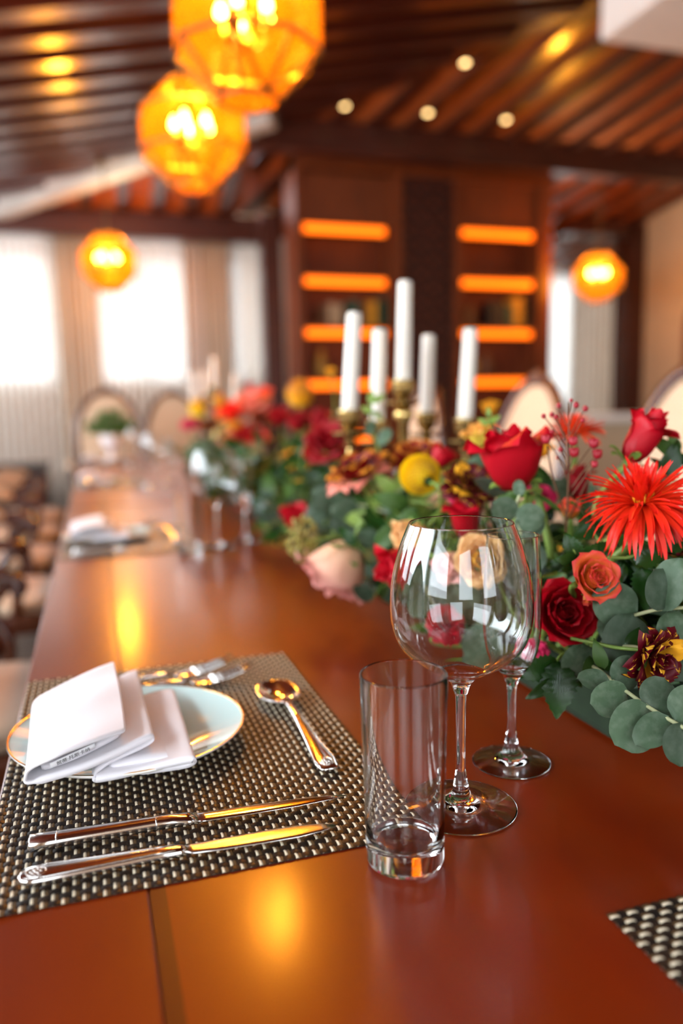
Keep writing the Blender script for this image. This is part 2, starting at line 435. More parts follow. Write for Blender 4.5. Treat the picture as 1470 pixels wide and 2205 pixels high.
# skewed rafters above the bookcase
for k in range(-2, 22):
    x = 1.75 + 0.36 * k                       # foot on the far wall line
    pts = []
    for i in range(60):
        y = 10.0 - i * 0.1; xx = x + 0.297 * (10.0 - y)
        if xx > 1.62 and xx < RX - .05 and y > h2x(xx) + .05: pts.append((xx, y, zC(y) - .02))
    if len(pts) > 4: rafter(ceil_c, pts[0], pts[-1], 0.13, 0.06)
# hip beams
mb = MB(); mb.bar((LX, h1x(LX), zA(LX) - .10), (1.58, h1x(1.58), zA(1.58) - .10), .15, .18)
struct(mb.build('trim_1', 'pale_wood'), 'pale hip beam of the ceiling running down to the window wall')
mb = MB(); mb.bar((1.5, 7.31, zA(1.5) - .02), (6.4, h2x(6.4) - .06, zA(6.4) - .02), .18, .10)
struct(mb.build('trim_2', 'dark_wood'), 'dark hip beam rising over the bookcase')
# tie beams
zb0 = PY(300, 516, 8.5).z
mb = MB(); mb.box(LX, 1.9, 8.40, 8.56, zb0, zb0 + .26)
struct(mb.build('trim_3', 'dark_wood'), 'dark wooden beam above the far windows')
zc0 = PY(900, 343, 7.10).z
mb = MB(); mb.box(1.5, 6.75, 7.10, 7.28, zc0, zC(7.10) + .03)
struct(mb.build('trim_4', 'dark_wood'), 'heavy dark beam above the bookcase')
zd0 = PY(1270, 548, 9.7).z
mb = MB(); mb.box(4.7, RX, 9.60, 9.78, zd0, zd0 + .28)
struct(mb.build('trim_5', 'dark_wood'), 'dark beam above the window right of the bookcase')
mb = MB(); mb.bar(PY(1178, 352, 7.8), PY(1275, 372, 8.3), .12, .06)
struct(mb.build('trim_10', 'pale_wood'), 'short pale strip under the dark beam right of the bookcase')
# posts
pL, pR = PY(565, 700, 8.3).x, PY(609, 700, 8.3).x
mb = MB(); mb.box(pL, pR, 8.18, 8.40, 0, zb0 + .25)
struct(mb.build('trim_6', 'dark_wood'), 'dark red wooden post left of the bookcase')
pL, pR = PY(1340, 700, 8.6).x, PY(1400, 700, 8.6).x
mb = MB(); mb.box(pL, pR, 8.5, 8.8, 0, zd0 + .1); mb.box(pL + .08, pR - .08, 8.48, 8.5, 0, zd0 + .1)
struct(mb.build('trim_7', 'dark_wood'), 'dark red wooden post right of the far window')
mb = MB(); mb.box(pL - .9, pR, 8.5, 8.8, zd0 - .02, zd0 + .22)
struct(mb.build('trim_8', 'dark_wood'), 'dark lintel meeting the right-hand post')

# walls; a wall along x with window openings
def wall_x(name, m, x0, x1, y, th, z1, opens):
    mb = MB(); xs = sorted(opens)
    prev = x0
    for (a, b, s, t) in xs:
        mb.box(prev, a, y, y + th, 0, z1); mb.box(a, b, y, y + th, 0, s); mb.box(a, b, y, y + th, t, z1); prev = b
    mb.box(prev, x1, y, y + th, 0, z1)
    return struct(mb.build(name, m))
def wall_y(name, m, y0, y1, x, th, z1, opens):
    mb = MB(); prev = y0
    for (a, b, s, t) in sorted(opens):
        mb.box(x, x + th, prev, a, 0, z1); mb.box(x, x + th, a, b, 0, s); mb.box(x, x + th, a, b, t, z1); prev = b
    mb.box(x, x + th, prev, y1, 0, z1)
    return struct(mb.build(name, m))
YW = 8.75
sill = PY(80, 832, YW).z; top = PY(80, 500, YW).z
wx = [(PY(a, 700, YW).x, PY(b, 700, YW).x) for a, b in ((-330, -190), (-120, 118), (205, 408), (492, 566))]
ops = [(a, b, sill, top + .1) for a, b in wx]
w = wall_x('wall_back', 'plaster', LX, 2.0, YW, .12, 3.2, ops); w['label'] = 'far plaster wall with tall windows behind sheer curtains'
YR = 9.95
rx = (PY(1150, 700, YR).x, PY(1232, 700, YR).x)
w = wall_x('wall_back', 'plaster', 2.0, RX, YR, .12, 3.2, [(rx[0], rx[1], 0.9, 2.9)]); w['label'] = 'far plaster wall right of the bookcase'
wall_y('wall_side', 'plaster', YW, YR + .1, 1.95, .08, 3.3, [])
struct(bpy.data.objects['wall_side'], 'short return wall behind the bookcase')
w = wall_y('wall_left', 'plaster', BY, 9.6, LX - .12, .12, 3.0, [(yw - .95, yw + .95, 1.0, 2.72) for yw in (-0.9, 1.3, 3.5, 5.7)] + [(7.2, 8.3, 1.0, 2.72)])
w['label'] = 'left plaster wall with five windows beside the table'
w = wall_x('wall_front', 'plaster', LX, RX, BY - .12, .12, 5.2, [(xw - .7, xw + .7, 1.0, 2.9) for xw in (-0.9, 1.5)])
w['label'] = 'plaster wall behind the camera with two windows'
w = wall_y('wall_right', 'plaster', BY, 8.5, 6.75, .12, 4.9, [])
w['label'] = 'cream plaster wall at the right edge'
wall_y('wall_side', 'plaster', 8.4, YR + .1, RX - .1, .1, 3.6, [])['label'] = 'end wall beyond the right-hand post'
# window frames and panes
nwin = 0
def window(x0, x1, y, s, t, nm):
    global nwin; nwin += 1
    mb = MB(); fr = .05
    mb.box(x0, x0 + fr, y, y + .05, s, t); mb.box(x1 - fr, x1, y, y + .05, s, t)
    mb.box(x0 + fr, x1 - fr, y, y + .05, s, s + fr); mb.box(x0 + fr, x1 - fr, y, y + .05, t - fr, t)
    o = struct(mb.build('window_%d' % nwin, 'white_plaster'), nm)
    xm = (x0 + x1) / 2
    mb = MB(); mb.box(xm - .02, xm + .02, y + .01, y + .04, s + fr, t - fr); mb.build('mullion', 'white_plaster', o)
    for a, b in ((x0 + fr, xm - .02), (xm + .02, x1 - fr)):
        mb = MB(); mb.box(a, b, y + .02, y + .026, s + fr, t - fr); mb.build('pane', 'window_glass', o)
gm, nt, bs = new_mat('window_glass')
tr = nt.nodes.new('ShaderNodeBsdfTransparent'); ms = nt.nodes.new('ShaderNodeMixShader'); ms.inputs[0].default_value = 0.93
bs.inputs['Roughness'].default_value = 0.02
nt.links.new(bs.outputs[0], ms.inputs[1]); nt.links.new(tr.outputs[0], ms.inputs[2]); nt.links.new(ms.outputs[0], nt.nodes['Material Output'].inputs[0])
for (a, b), nm in zip(wx[1:], ('bright window at the left edge behind a sheer curtain', 'bright window between the two drapes behind the dining chairs', 'narrow bright window next to the dark post')):
    window(a, b, YW + .03, sill, top + .1, nm)
window(rx[0], rx[1], YR + .03, .9, 2.9, 'narrow bright window right of the bookcase')
# curtains
def curtain(name, label, x0, x1, y, z0, z1, m, pleat=.09, amp=.03, seed=0, cat='curtain', group=None):
    rnd = random.Random(seed); n = max(12, int((x1 - x0) / pleat * 8)); P = []
    ph = rnd.random() * 6
    for j in range(7):
        z = z0 + (z1 - z0) * j / 6; row = []
        for i in range(n + 1):
            x = x0 + (x1 - x0) * i / n
            a = amp * (0.75 + .25 * math.sin(x * 3.1 + ph)) * (1.0 - .25 * j / 6)
            row.append((x + .008 * math.sin(z * 2 + x * 9), y + a * math.sin(2 * math.pi * x / pleat + ph + .5 * math.sin(x * 5 + z * .6)), z))
        P.append(row)
    mb = MB(); mb.grid(P); o = mb.build(name, m, None, True, solid=.004 if m == 'drape' else 0.0015)
    return tag(o, label, cat, group)
zt = zb0 + .04
X_ = lambda px, Y=8.62: PY(px, 700, Y).x
curtain('sheer_curtain', 'white sheer curtain over the bright window at the left edge', X_(-110), X_(150), 8.66, .03, zt, 'sheer', .075, .022, 1)
curtain('sheer_curtain', 'white sheer curtain over the window behind the dining chairs', X_(190), X_(425), 8.66, .03, zt, 'sheer', .075, .022, 2)
curtain('sheer_curtain', 'narrow white sheer curtain beside the dark post', X_(478), X_(570), 8.66, .03, zt, 'sheer', .075, .022, 3)
curtain('drape', 'beige drape hanging between the two left windows behind the small lamp', X_(122), X_(172), 8.60, .03, zt, 'drape', .07, .028, 4)
curtain('drape', 'grey beige drape at the left side of the middle window', X_(172), X_(212), 8.60, .03, zt, 'drape', .06, .02, 5)
curtain('drape', 'pale grey drape at the right side of the middle window', X_(398), X_(440), 8.60, .03, zt, 'drape_grey', .06, .024, 6) if mat('drape_grey', (0.52, 0.47, 0.43), 0.9) else None
curtain('drape', 'brown drape hanging left of the narrow window by the post', X_(440), X_(496), 8.59, .03, zt, 'drape', .07, .028, 7)
curtain('drape', 'narrow mauve grey drape between the dark post and the bookcase', PY(610, 700, 8.06).x, PY(646, 700, 8.06).x, 8.06, .03, PY(625, 515, 8.06).z, 'drape_grey', .06, .02, 8)
curtain('sheer_curtain', 'white sheer curtain over the narrow window right of the bookcase', PY(1140, 700, 9.86).x, PY(1240, 700, 9.86).x, 9.86, .03, zd0 + .03, 'sheer', .075, .022, 9)
curtain('drape', 'wide brown drape right of the bookcase behind the hanging lamp', PY(1228, 700, 9.84).x, PY(1352, 700, 9.84).x, 9.8, .03, zd0 + .03, 'drape', .1, .035, 10)
# white plaster box below the ceiling at the upper right
c0 = PY(1290, 90, 5.0)
mb = MB(); mb.box(c0.x, 6.75, 3.2, 5.0, c0.z, c0.z + 1.3)
struct(mb.build('trim_9', 'white_plaster', bevel=.02), 'white boxed plaster bulkhead hanging below the ceiling at the upper right')
# arched wooden door in the right wall
mb = MB(); y0, y1, zs = 6.9, 7.72, 1.95
arc = [(y0, 0), (y1, 0), (y1, zs)] + [((y0 + y1) / 2 + .41 * math.cos(a), zs + .41 * math.sin(a)) for a in [math.pi * i / 12 for i in range(1, 12)]] + [(y0, zs)]
n = len(arc)
mb.add([(6.75, a, b) for a, b in arc] + [(6.70, a, b) for a, b in arc], [tuple(range(n)), tuple(range(n, 2 * n))[::-1]] + [(i, n + i, n + (i + 1) % n, (i + 1) % n) for i in range(n)])
struct(mb.build('door_1', 'bookcase_wood'), 'arched brown door in the cream wall at the right edge')

# ------------------------------------------------------------------ downlights
def downlight(px, py, label):
    d = ray(px, py); t = (zC(0) - .058 - CAM[2]) / (d[2] + 0.24 * d[1]); p = Vector(CAM + d * t)
    root = thing('ceiling_downlight', label, 'light', p, 'downlights between the skewed rafters')
    nrm = Vector((0, -0.24, -1)).normalized()
    mw = frame_mw((0, 0, 0), nrm)
    mb = MB(); mb.lathe([(.030, .004), (.045, .004), (.048, -.002), (.045, -.056)], 20, closed=True).xform(mw); mb.build('trim_ring', 'brass', root, True)
    mb = MB(); mb.lathe([(.031, .002), (.001, .003)], 16).xform(mw); mb.build('lens', 'downlight_glow', root, True)
    l = bpy.data.lights.new('downlight', 'SPOT'); l.energy = 30; l.spot_size = 1.4; l.spot_blend = .6; l.color = (1, .72, .4); l.shadow_soft_size = .03
    lo = bpy.data.objects.new('downlight_beam', l); COL.objects.link(lo); lo.parent = root; lo.location = nrm * .03
    lo.rotation_euler = nrm.to_track_quat('-Z', 'Y').to_euler()
downlight(1001, 135, 'topmost of the four small round downlights in the orange ceiling')
downlight(742, 228, 'leftmost of the four small round downlights in the orange ceiling')
downlight(921, 243, 'middle downlight of the lower row above the bookcase')
downlight(1089, 258, 'rightmost of the four small round downlights in the orange ceiling')

# ------------------------------------------------------------------ bookcase
YB = 7.5
bx = lambda px, Y=YB: PY(px, 700, Y).x
bz = lambda px, py, Y=YB: PY(px, py, Y).z
Xa, Xb, Xc, Xd, Xe, Xf, Xg = bx(641), bx(655), bx(858), bx(984), bx(1160), bx(1186), bx(870)
ztop = PY(900, 345, 7.5).z
case = thing('bookcase', 'tall brown wooden bookcase with glowing orange shelf lights', 'bookcase', (Xa, YB, 0))
def cpart(name, m, boxes, **k):
    mb = MB()
    for b in boxes: mb.box(b[0] - Xa, b[1] - Xa, b[2] - YB, b[3] - YB, b[4], b[5])
    return mb.build(name, m, case, **k)
cpart('back_panel', 'bookcase_wood', [(Xa, Xf, YB + .40, YB + .43, 0, ztop)])
for a, b in ((Xa, Xb), (Xc - .05, Xg), (Xd - .03, Xd + .05), (Xe, Xf)):
    cpart('upright', 'bookcase_wood', [(a, b, YB, YB + .40, 0, ztop)])
cpart('top_rail', 'bookcase_wood', [(Xa, Xf, YB - .02, YB + .40, bz(800, 372), ztop)])
cpart('plinth', 'bookcase_wood', [(Xa, Xf, YB - .01, YB + .40, 0, .35)])
bays = ((Xb, Xc - .05), (Xd + .05, Xe))
shelf_z = []
for bi, (a, b) in enumerate(bays):
    pxm = 745 if bi == 0 else 1075
    cpart('top_panel', 'bookcase_wood', [(a, b, YB + .05, YB + .08, bz(pxm, 478 + 8 * bi), bz(pxm, 372))])
    for k, py in enumerate((484, 597, 708, 820, 932)):
        z = bz(pxm, py + (11, 5, 2, -5, -9)[k] * bi); shelf_z.append((bi, z))
        cpart('shelf', 'bookcase_wood', [(a, b, YB + .02, YB + .40, z, z + .035)])
        led = cpart('shelf_light', 'led_glow', [(a + .03, b - .07, YB + .03, YB + .06, z - .075, z - .003)])
# lattice panel in the middle: dark ground with a fretwork of small crossed bars
cpart('lattice_ground', 'lattice_dark', [(Xg, Xd - .03, YB + .05, YB + .08, .35, bz(920, 372))]) if mat('lattice_dark', (0.006, 0.003, 0.003), .6) else None
mat('lattice_bar', (0.075, 0.014, 0.006), .4)
mb = MB(); x0, x1 = Xg - Xa, Xd - .03 - Xa; z1 = bz(920, 372); cell = (x1 - x0) / 4
for i in range(5): mb.box(x0 + cell * i - .012, x0 + cell * i + .012, .03, .05, .35, z1)
zz = .4; k = 0
while zz < z1 - cell:
    for i in range(4):
        cxm = x0 + cell * (i + .5)
        if (i + k) % 2 == 0:
            mb.bar((cxm - cell / 2, .04, zz), (cxm + cell / 2, .04, zz + cell), .018, .018, (0, 1, 0)); mb.bar((cxm + cell / 2, .04, zz), (cxm - cell / 2, .04, zz + cell), .018, .018, (0, 1, 0))
        else:
            mb.box(cxm - cell * .3, cxm + cell * .3, .03, .05, zz + cell * .3, zz + cell * .7)
    zz += cell; k += 1
mb.build('lattice_fretwork', 'lattice_bar', case)
# books and jars on the shelves
for nm, c in (('book_tan', (0.42, 0.30, 0.18)), ('book_green', (0.03, 0.08, 0.05)), ('book_black', (0.02, 0.015, 0.015)), ('book_gold', (0.60, 0.28, 0.02)), ('book_brown', (0.12, 0.05, 0.02)), ('jar_gold', (0.35, 0.2, 0.03))):
    mat(nm, c, .5)
def book(x, z, w, h, m, label, tilt=0.0):
    mb = MB(); d = .2
    mb.box(0, .004, 0, d, 0, h); mb.box(w - .004, w, 0, d, 0, h); mb.box(0, w, 0, .004, 0, h)
    o = thing('book', label, 'book', (x, YB + .1, z + .036), 'books on the bookcase'); o.rotation_euler = (0, tilt, 0)
    mb.build('cover', m, o)
    mb = MB(); mb.box(.004, w - .004, .006, d - .006, .004, h - .006); mb.build('page_block', 'white_plaster', o)
def pxbook(bi, px0, px1, py0, shelf_i, m, label, tilt=0.0):
    x0, x1 = PY(px0, 700, YB + .1).x, PY(px1, 700, YB + .1).x
    z = [s for s in shelf_z if s[0] == bi][shelf_i][1]; book(x0, z, x1 - x0, PY(px0, py0, YB + .1).z - z - .036, m, label, tilt)
pxbook(0, 690, 706, 658, 2, 'book_brown', 'brown book at the left end of the left bookshelf row')
pxbook(0, 707, 722, 652, 2, 'book_tan', 'tan book in the left bookshelf row')
pxbook(0, 723, 738, 655, 2, 'book_tan', 'second tan book in the left bookshelf row')
pxbook(0, 755, 772, 645, 2, 'book_green', 'dark green book in the left bay behind the candles')
pxbook(0, 773, 786, 652, 2, 'book_brown', 'brown book right of the green book in the left bay')
pxbook(0, 792, 812, 648, 2, 'book_gold', 'yellow book at the right end of the left bay', .0)
pxbook(0, 822, 833, 642, 2, 'book_green', 'dark green book at the right end of the left bay')
pxbook(1, 1003, 1022, 660, 2, 'book_brown', 'brown book at the left end of the right bay')
pxbook(1, 1054, 1072, 648, 2, 'book_black', 'black book in the right bay')
pxbook(1, 1073, 1090, 652, 2, 'book_black', 'second black book in the right bay')
pxbook(1, 1091, 1104, 656, 2, 'book_green', 'dark green book beside the black books in the right bay')
pxbook(1, 1106, 1126, 640, 2, 'book_gold', 'yellow book at the right end of the right bay', .0)
pxbook(1, 1136, 1145, 645, 2, 'book_brown', 'brown book beside the yellow book in the right bay')
def jar(bi, px, r, h, shelf_i, m, label):
    x = PY(px, 700, YB + .18).x; z = [s for s in shelf_z if s[0] == bi][shelf_i][1] + .036
    mb = MB(); mb.lathe([(r * .6, 0), (r, h * .15), (r, h * .6), (r * .5, h * .8), (r * .62, h), (r * .4, h)], 16)
    tag(mb.build('jar', m, None, True), label, 'jar', 'jars on the bookcase').location = (x, YB + .18, z)
jar(0, 690, .055, .28, 3, 'jar_gold', 'slim gold jar on the left lower shelf')
jar(1, 1018, .05, .24, 3, 'jar_gold', 'slim gold jar on the right lower shelf')
jar(1, 1046, .06, .26, 3, 'book_brown', 'brown jar on the right lower shelf')

# serving counter at the right behind the flowers
sc_ = thing('serving_counter', 'cream serving counter with a white top far behind the red rose bud', 'counter', (PY(1235, 890, 4.6).x, 4.6, 0))
zc_t = PY(1290, 893, 4.6).z
mb = MB(); mb.box(0, 1.2, 0, .5, .0, zc_t - .05); mb.build('body', 'plaster', sc_)
mb = MB(); mb.box(-.03, 1.23, -.03, .53, zc_t - .05, zc_t); mb.build('worktop', 'white_plaster', sc_, bevel=.006)

# low dark cabinet by the windows
cb = thing('low_cabinet', 'low black cabinet by the left window wall', 'cabinet', (-1.35, 7.3, 0))
mb = MB(); mb.box(0, .95, 0, .45, .06, .62); mb.build('body', 'dark_cabinet', cb, bevel=.008)
mb = MB(); mb.box(-.02, .97, -.02, .47, .62, .65); mb.build('top_board', 'dark_cabinet', cb, bevel=.006)
for i in range(2):
    mb = MB(); mb.box(.02 + .46 * i, .46 + .46 * i, -.015, 0, .1, .6); d = mb.build('door', 'dark_cabinet', cb, bevel=.004)
    mb = MB(); mb.ball((.42 + .10 * i, -.03, .36), .012); mb.build('knob', 'brass', d, True)
for i in range(4):
    mb = MB(); mb.box(.03 + .84 * (i % 2), .08 + .84 * (i % 2), .03 + .34 * (i // 2), .08 + .34 * (i // 2), 0, .06); mb.build('leg', 'dark_cabinet', cb)

# ------------------------------------------------------------------ pendant lamps
LR = 0.25
def pendant(px, py, width, label, zr=None):
    depth = 2 * LR * FPX / width; p = PD(px, py, depth)
    root = thing('pendant_lamp', label, 'lamp', p, 'faceted amber pendant lamps')
    n = 8; rings = [(.105, .235), (LR, .088), (LR, -.088), (.105, -.235)]
    V = [[Vector((r * math.cos(2 * math.pi * (i + .5) / n), r * math.sin(2 * math.pi * (i + .5) / n), z)) for i in range(n)] for r, z in rings]
    fr = MB()
    for j in range(3):
        for i in range(n):
            a, b, c, d = V[j][i], V[j][(i + 1) % n], V[j + 1][(i + 1) % n], V[j + 1][i]
            if j == 1: tri = [(a, b, c, d)]
            else:
                tri = [(a, b, c), (a, c, d)] if (i + j) % 2 else [(a, b, d), (b, c, d)]
                fr.bar(*((a, c) if (i + j) % 2 else (b, d)), .009, .009)
            for t in tri:
                mb = MB(); k = len(t); nn = (t[1] - t[0]).cross(t[2] - t[0]).normalized() * .002
                mb.add([q + nn for q in t] + [q - nn for q in t], [tuple(range(k)), tuple(range(k, 2 * k))[::-1]] + [(q, k + q, k + (q + 1) % k, (q + 1) % k) for q in range(k)])
                mb.build('pane', 'amber_glass', root)
            fr.bar(a, d, .011, .011)
    for j in range(4):
        for i in range(n): fr.bar(V[j][i], V[j][(i + 1) % n], .011, .011)
    mb = MB(); mb.add([q for q in V[3]], [tuple(range(n))]); mb.build('bottom_pane', 'amber_glass', root, solid=.003)
    fr.build('frame', 'lamp_metal', root)
    up = zA(p.x) - .1 - p.z if zr is None else zr - p.z
    mb = MB(); mb.tube([(0, 0, -.06), (0, 0, up)], .008, 8); mb.lathe([(.06, up - .02), (.06, up)], 16); mb.lathe([(.02, -.08), (.03, -.06), (.02, -.03)], 12)
    mb.build('rod', 'lamp_metal', root)
    for i in range(5):
        a = 2 * math.pi * (i + .3) / 5; c = Vector((.085 * math.cos(a), .085 * math.sin(a), -.05))
        mb = MB(); mb.tube([(0, 0, -.06), c * .6 + Vector((0, 0, -.05)), c], .005, 6); mb.lathe([(.014, 0), (.014, .07)], 10, c=c)
        arm = mb.build('candle_arm', 'lamp_metal', root, True)
        mb = MB(); mb.lathe([(.010, 0), (.017, .02), (.015, .035), (.005, .055), (.0005, .062)], 10, c=c + Vector((0, 0, .07)))
        mb.build('bulb', 'bulb_glow', arm, True)
    l = bpy.data.lights.new('lamp_light', 'POINT'); l.energy = 105; l.color = (1, .78, .46); l.shadow_soft_size = .08
    lo = bpy.data.objects.new('lamp_light', l); COL.objects.link(lo); lo.parent = root; lo.location = (0, 0, .04)
pendant(531, 58, 322, 'largest and nearest faceted amber pendant lamp at the top of the photo')
pendant(415, 290, 229, 'second faceted amber pendant lamp hanging below and behind the nearest one')
pendant(233, 566, 122, 'small far amber pendant lamp in front of the left windows')
pendant(1287, 598, 103, 'small far amber pendant lamp right of the bookcase', zr=3.80)

# ================================================================== TABLES
TX0, TX1 = -0.088, 1.03
def table(y0, y1, label):
    root = thing('dining_table', label, 'table', (0, y0, 0), 'dining tables pushed end to end'); L = y1 - y0
    i0, i1 = 0.0185, 0.0285                     # dark inlay band
    th = .045
    def part(n, m, x0, x1, a, b, z0=ZT - th, z1=ZT, bev=.002):
        mb = MB(); mb.box(x0, x1, a, b, z0, z1); return mb.build(n, m, root, bevel=bev)
    e = .1065; w = .010
    part('edge_board', 'table_wood', TX0, i0, 0, L); part('edge_board', 'table_wood', TX1 - (i0 - TX0), TX1, 0, L)
    part('inlay_strip', 'inlay_wood', i0, i1, 0, L, bev=0); part('inlay_strip', 'inlay_wood', TX1 - (i1 - TX0), TX1 - (i0 - TX0), 0, L, bev=0)
    part('center_panel', 'table_wood', i1, TX1 - (i1 - TX0), 0, L, bev=0)
    part('apron', 'table_wood', TX0 + .08, TX0 + .10, .08, L - .08, ZT - .14, ZT - th); part('apron', 'table_wood', TX1 - .10, TX1 - .08, .08, L - .08, ZT - .14, ZT - th)
    for x in (TX0 + .13, TX1 - .13):
        for y in (.13, L - .13):
            mb = MB(); mb.lathe([(.035, ZT - th), (.05, ZT - .15), (.03, ZT - .2), (.045, .4), (.03, .15), (.04, .05), (.03, 0)], 16, c=(x, y, 0)); mb.build('leg', 'chair_wood', root, True)
table(0.04, 2.735, 'glossy red brown wooden dining table in the foreground')
table(2.755, 4.30, 'second glossy dining table joined behind the foreground table')
table(4.32, 5.90, 'farthest dining table of the row, near the windows')

# ------------------------------------------------------------------ placemats
PITCH = .0062
def ribbon(mb, L, n, phase, w, zamp, x=0.0, th=.0006, mi=0, z0=0.0, width_pts=3):
    """flat strand along y, waving up and down, n crossings"""
    P = []; sub = 4
    for k in range(n * sub + 1):
        y = L * k / (n * sub); s = math.cos(math.pi * (k / sub + phase - .5))
        s = math.copysign(abs(s) ** .6, s)
        row = []
        for i in range(width_pts):
            u = i / (width_pts - 1) * 2 - 1
            row.append((x + u * w / 2, y - L / 2, z0 + zamp * s - th * u * u))
        P.append(row)
    mb.grid(P, mi=mi, flip=True)
MWid, MLen = .302, .450
nx, ny = 48, 72
def strand_meshes():
    out = {}
    for ph in (0, 1):
        mb = MB(); ribbon(mb, MLen, ny, ph, .0020, .00072, -.0012, mi=0, z0=.0016); ribbon(mb, MLen, ny, ph, .0022, .00055, .0011, mi=1, z0=.0014)
        out['warp', ph] = mb.mesh('warp_strand', ('cream_strand', 'brown_strand'))
        mb = MB(); ribbon(mb, MWid, nx, ph, .0056, .00062, 0, z0=.0015)
        out['weft', ph] = mb.mesh('weft_strand', ('black_strand',))
    return out
SM = strand_meshes()
mat('mat_core', (0.015, 0.010, 0.008), .6)
# woven look for the far mats, too far off to show single strands
fm, nt, bs = new_mat('mat_weave')
tc = nt.nodes.new('ShaderNodeTexCoord'); ck = nt.nodes.new('ShaderNodeTexChecker'); ck.inputs['Scale'].default_value = 1 / PITCH
ck.inputs['Color1'].default_value = (.30, .24, .17, 1); ck.inputs['Color2'].default_value = (.02, .014, .012, 1)
nt.links.new(tc.outputs['Object'], ck.inputs[0]); nt.links.new(ck.outputs[0], bs.inputs['Base Color']); bs.inputs['Roughness'].default_value = .4
def placemat(cx_, cy_, rot, label, strands=True):
    root = thing('placemat', label, 'placemat', (cx_, cy_, ZT), 'woven placemats', rot)
    mb = MB(); mb.box(-MWid / 2 + .001, MWid / 2 - .001, -MLen / 2 + .001, MLen / 2 - .001, 0.0001, .0008 if strands else .002)
    mb.build('mat_core', 'mat_core' if strands else 'mat_weave', root)
    if strands:
        for i in range(nx):
            o = link('warp_strand', SM['warp', i % 2], root); o.location = (-MWid / 2 + (i + .5) * MWid / nx, 0, 0)
        for j in range(ny):
            # the weft is up where the warp is down
            o = link('weft_strand', SM['weft', (j + 1) % 2], root); o.location = (0, -MLen / 2 + (j + .5) * MLen / ny, 0)
            o.rotation_euler = (0, 0, -math.pi / 2)
    return root

# ------------------------------------------------------------------ tableware prototypes (at origin, table level 0)
def make_plate(name, label):
    root = thing(name, label, 'plate', group='blue white dinner plates with gold rims')
    prof_in = [(.0005, .006), (.055, .006), (.070, .0075), (.090, .0125), (.1035, .0165)]
    prof_out = [(.1050, .0172), (.1052, .0160), (.1040, .0145), (.09, .009), (.068, .003), (.062, 0), (.058, 0), (.056, .002), (.0005, .002)]
    mb = MB(); mb.lathe(prof_in, 72, cap=False); mb.build('well', 'porcelain', root, True)
    mb = MB(); mb.lathe(tight(prof_out), 72, cap=False); mb.build('underside', 'porcelain_white', root, True)
    mb = MB(); mb.lathe([(.1032, .01648), (.1040, .0176), (.1051, .0173)], 72, cap=False); mb.build('gold_band', 'gold_rim', root, True)
    return root
def tight(prof, lim=.5, d=.00022):
    """support rings close to every sharp corner, so that smooth shading keeps flat faces flat"""
    out = []
    for i, p in enumerate(prof):
        p = Vector((p[0], p[1]))
        if 0 < i < len(prof) - 1:
            a, b = Vector(prof[i - 1]) - p, Vector(prof[i + 1]) - p
            if a.length > 1e-6 and b.length > 1e-6 and math.pi - a.angle(b) > lim * .5:
                if a.length > 2.5 * d: out.append(tuple(p + a.normalized() * d))
                out.append(tuple(p))
                if b.length > 2.5 * d: out.append(tuple(p + b.normalized() * d))
                continue
        out.append(tuple(p))
    return out
def glass_mesh(prof):
    mb = MB(); mb.lathe(tight(prof), 72, closed=False); return mb
def spl(pts, n=6): return [(max(p.x, .0002), p.y) for p in catmull([(a, b, 0) for a, b in pts], n)]
def make_tumbler(label):
    r0, r1, H = .0262, .0292, .1310
    outer = [(.0002, 0), (r0 - .003, 0), (r0 - .0008, .0008), (r0, .003)] + [(r0 + (r1 - r0) * t, .003 + (H - .0045) * t) for t in (.25, .5, .75, .97)]
    lip = [(r1 - .0002, H - .0006), (r1 - .0010, H), (r1 - .0019, H - .0006)]
    inner = [(r1 - .0023, H - .005)] + [(r0 + (r1 - r0) * t - .0024, .003 + (H - .0045) * t) for t in (.75, .5, .25)] + [(r0 - .0022, .022), (r0 - .0035, .0175), (r0 - .008, .0152), (.0002, .0148)]
    root = tag(glass_mesh(outer + lip + inner).build('tumbler', 'clear_glass', None, True), label, 'glass', 'tall water tumblers'); return root
def make_stem_glass(name, label, cat, foot_r, stem_r, z_bowl, H, prof, group):
    """prof: outer bowl radii [(r, z)] from the stem top up to the rim"""
    t = .0009
    outer = spl([(foot_r, .0012), (foot_r * .75, .0032), (foot_r * .4, .0062), (.0075, .012), (stem_r * 1.5, .020), (stem_r, .034), (stem_r * .95, z_bowl * .6), (stem_r * 1.1, z_bowl - .012)] + prof, 5)
    inner = spl([(max(r - t - .0002, .0003), z) for r, z in reversed(prof) if z > z_bowl + .004] + [(.0003, z_bowl + .0035)], 5)
    full = [(.0002, .0018), (foot_r * .55, .0010), (foot_r - .0015, 0), (foot_r - .0002, .0004)] + outer + [(prof[-1][0] - t * .5, H + .0004)] + inner
    return tag(glass_mesh(full).build(name, 'clear_glass', None, True), label, cat, group)
def make_wine(label):
    return make_stem_glass('wine_glass', label, 'wine glass', .0425, .0037, .100, .220,
        [(.0048, .0900), (.0078, .0985), (.0145, .1050), (.0265, .1115), (.0380, .1195), (.0468, .1300), (.0515, .1440), (.0527, .1600), (.0508, .1800), (.0452, .2020), (.0382, .2200)], 'large round wine glasses')
def make_flute(label):
    return make_stem_glass('flute_glass', label, 'wine glass', .0330, .0036, .078, .198,
        [(.0070, .0760), (.0130, .0840), (.0195, .0950), (.0230, .1100), (.0242, .1300), (.0238, .1500), (.0226, .1750), (.0212, .1980)], 'small narrow wine glasses')
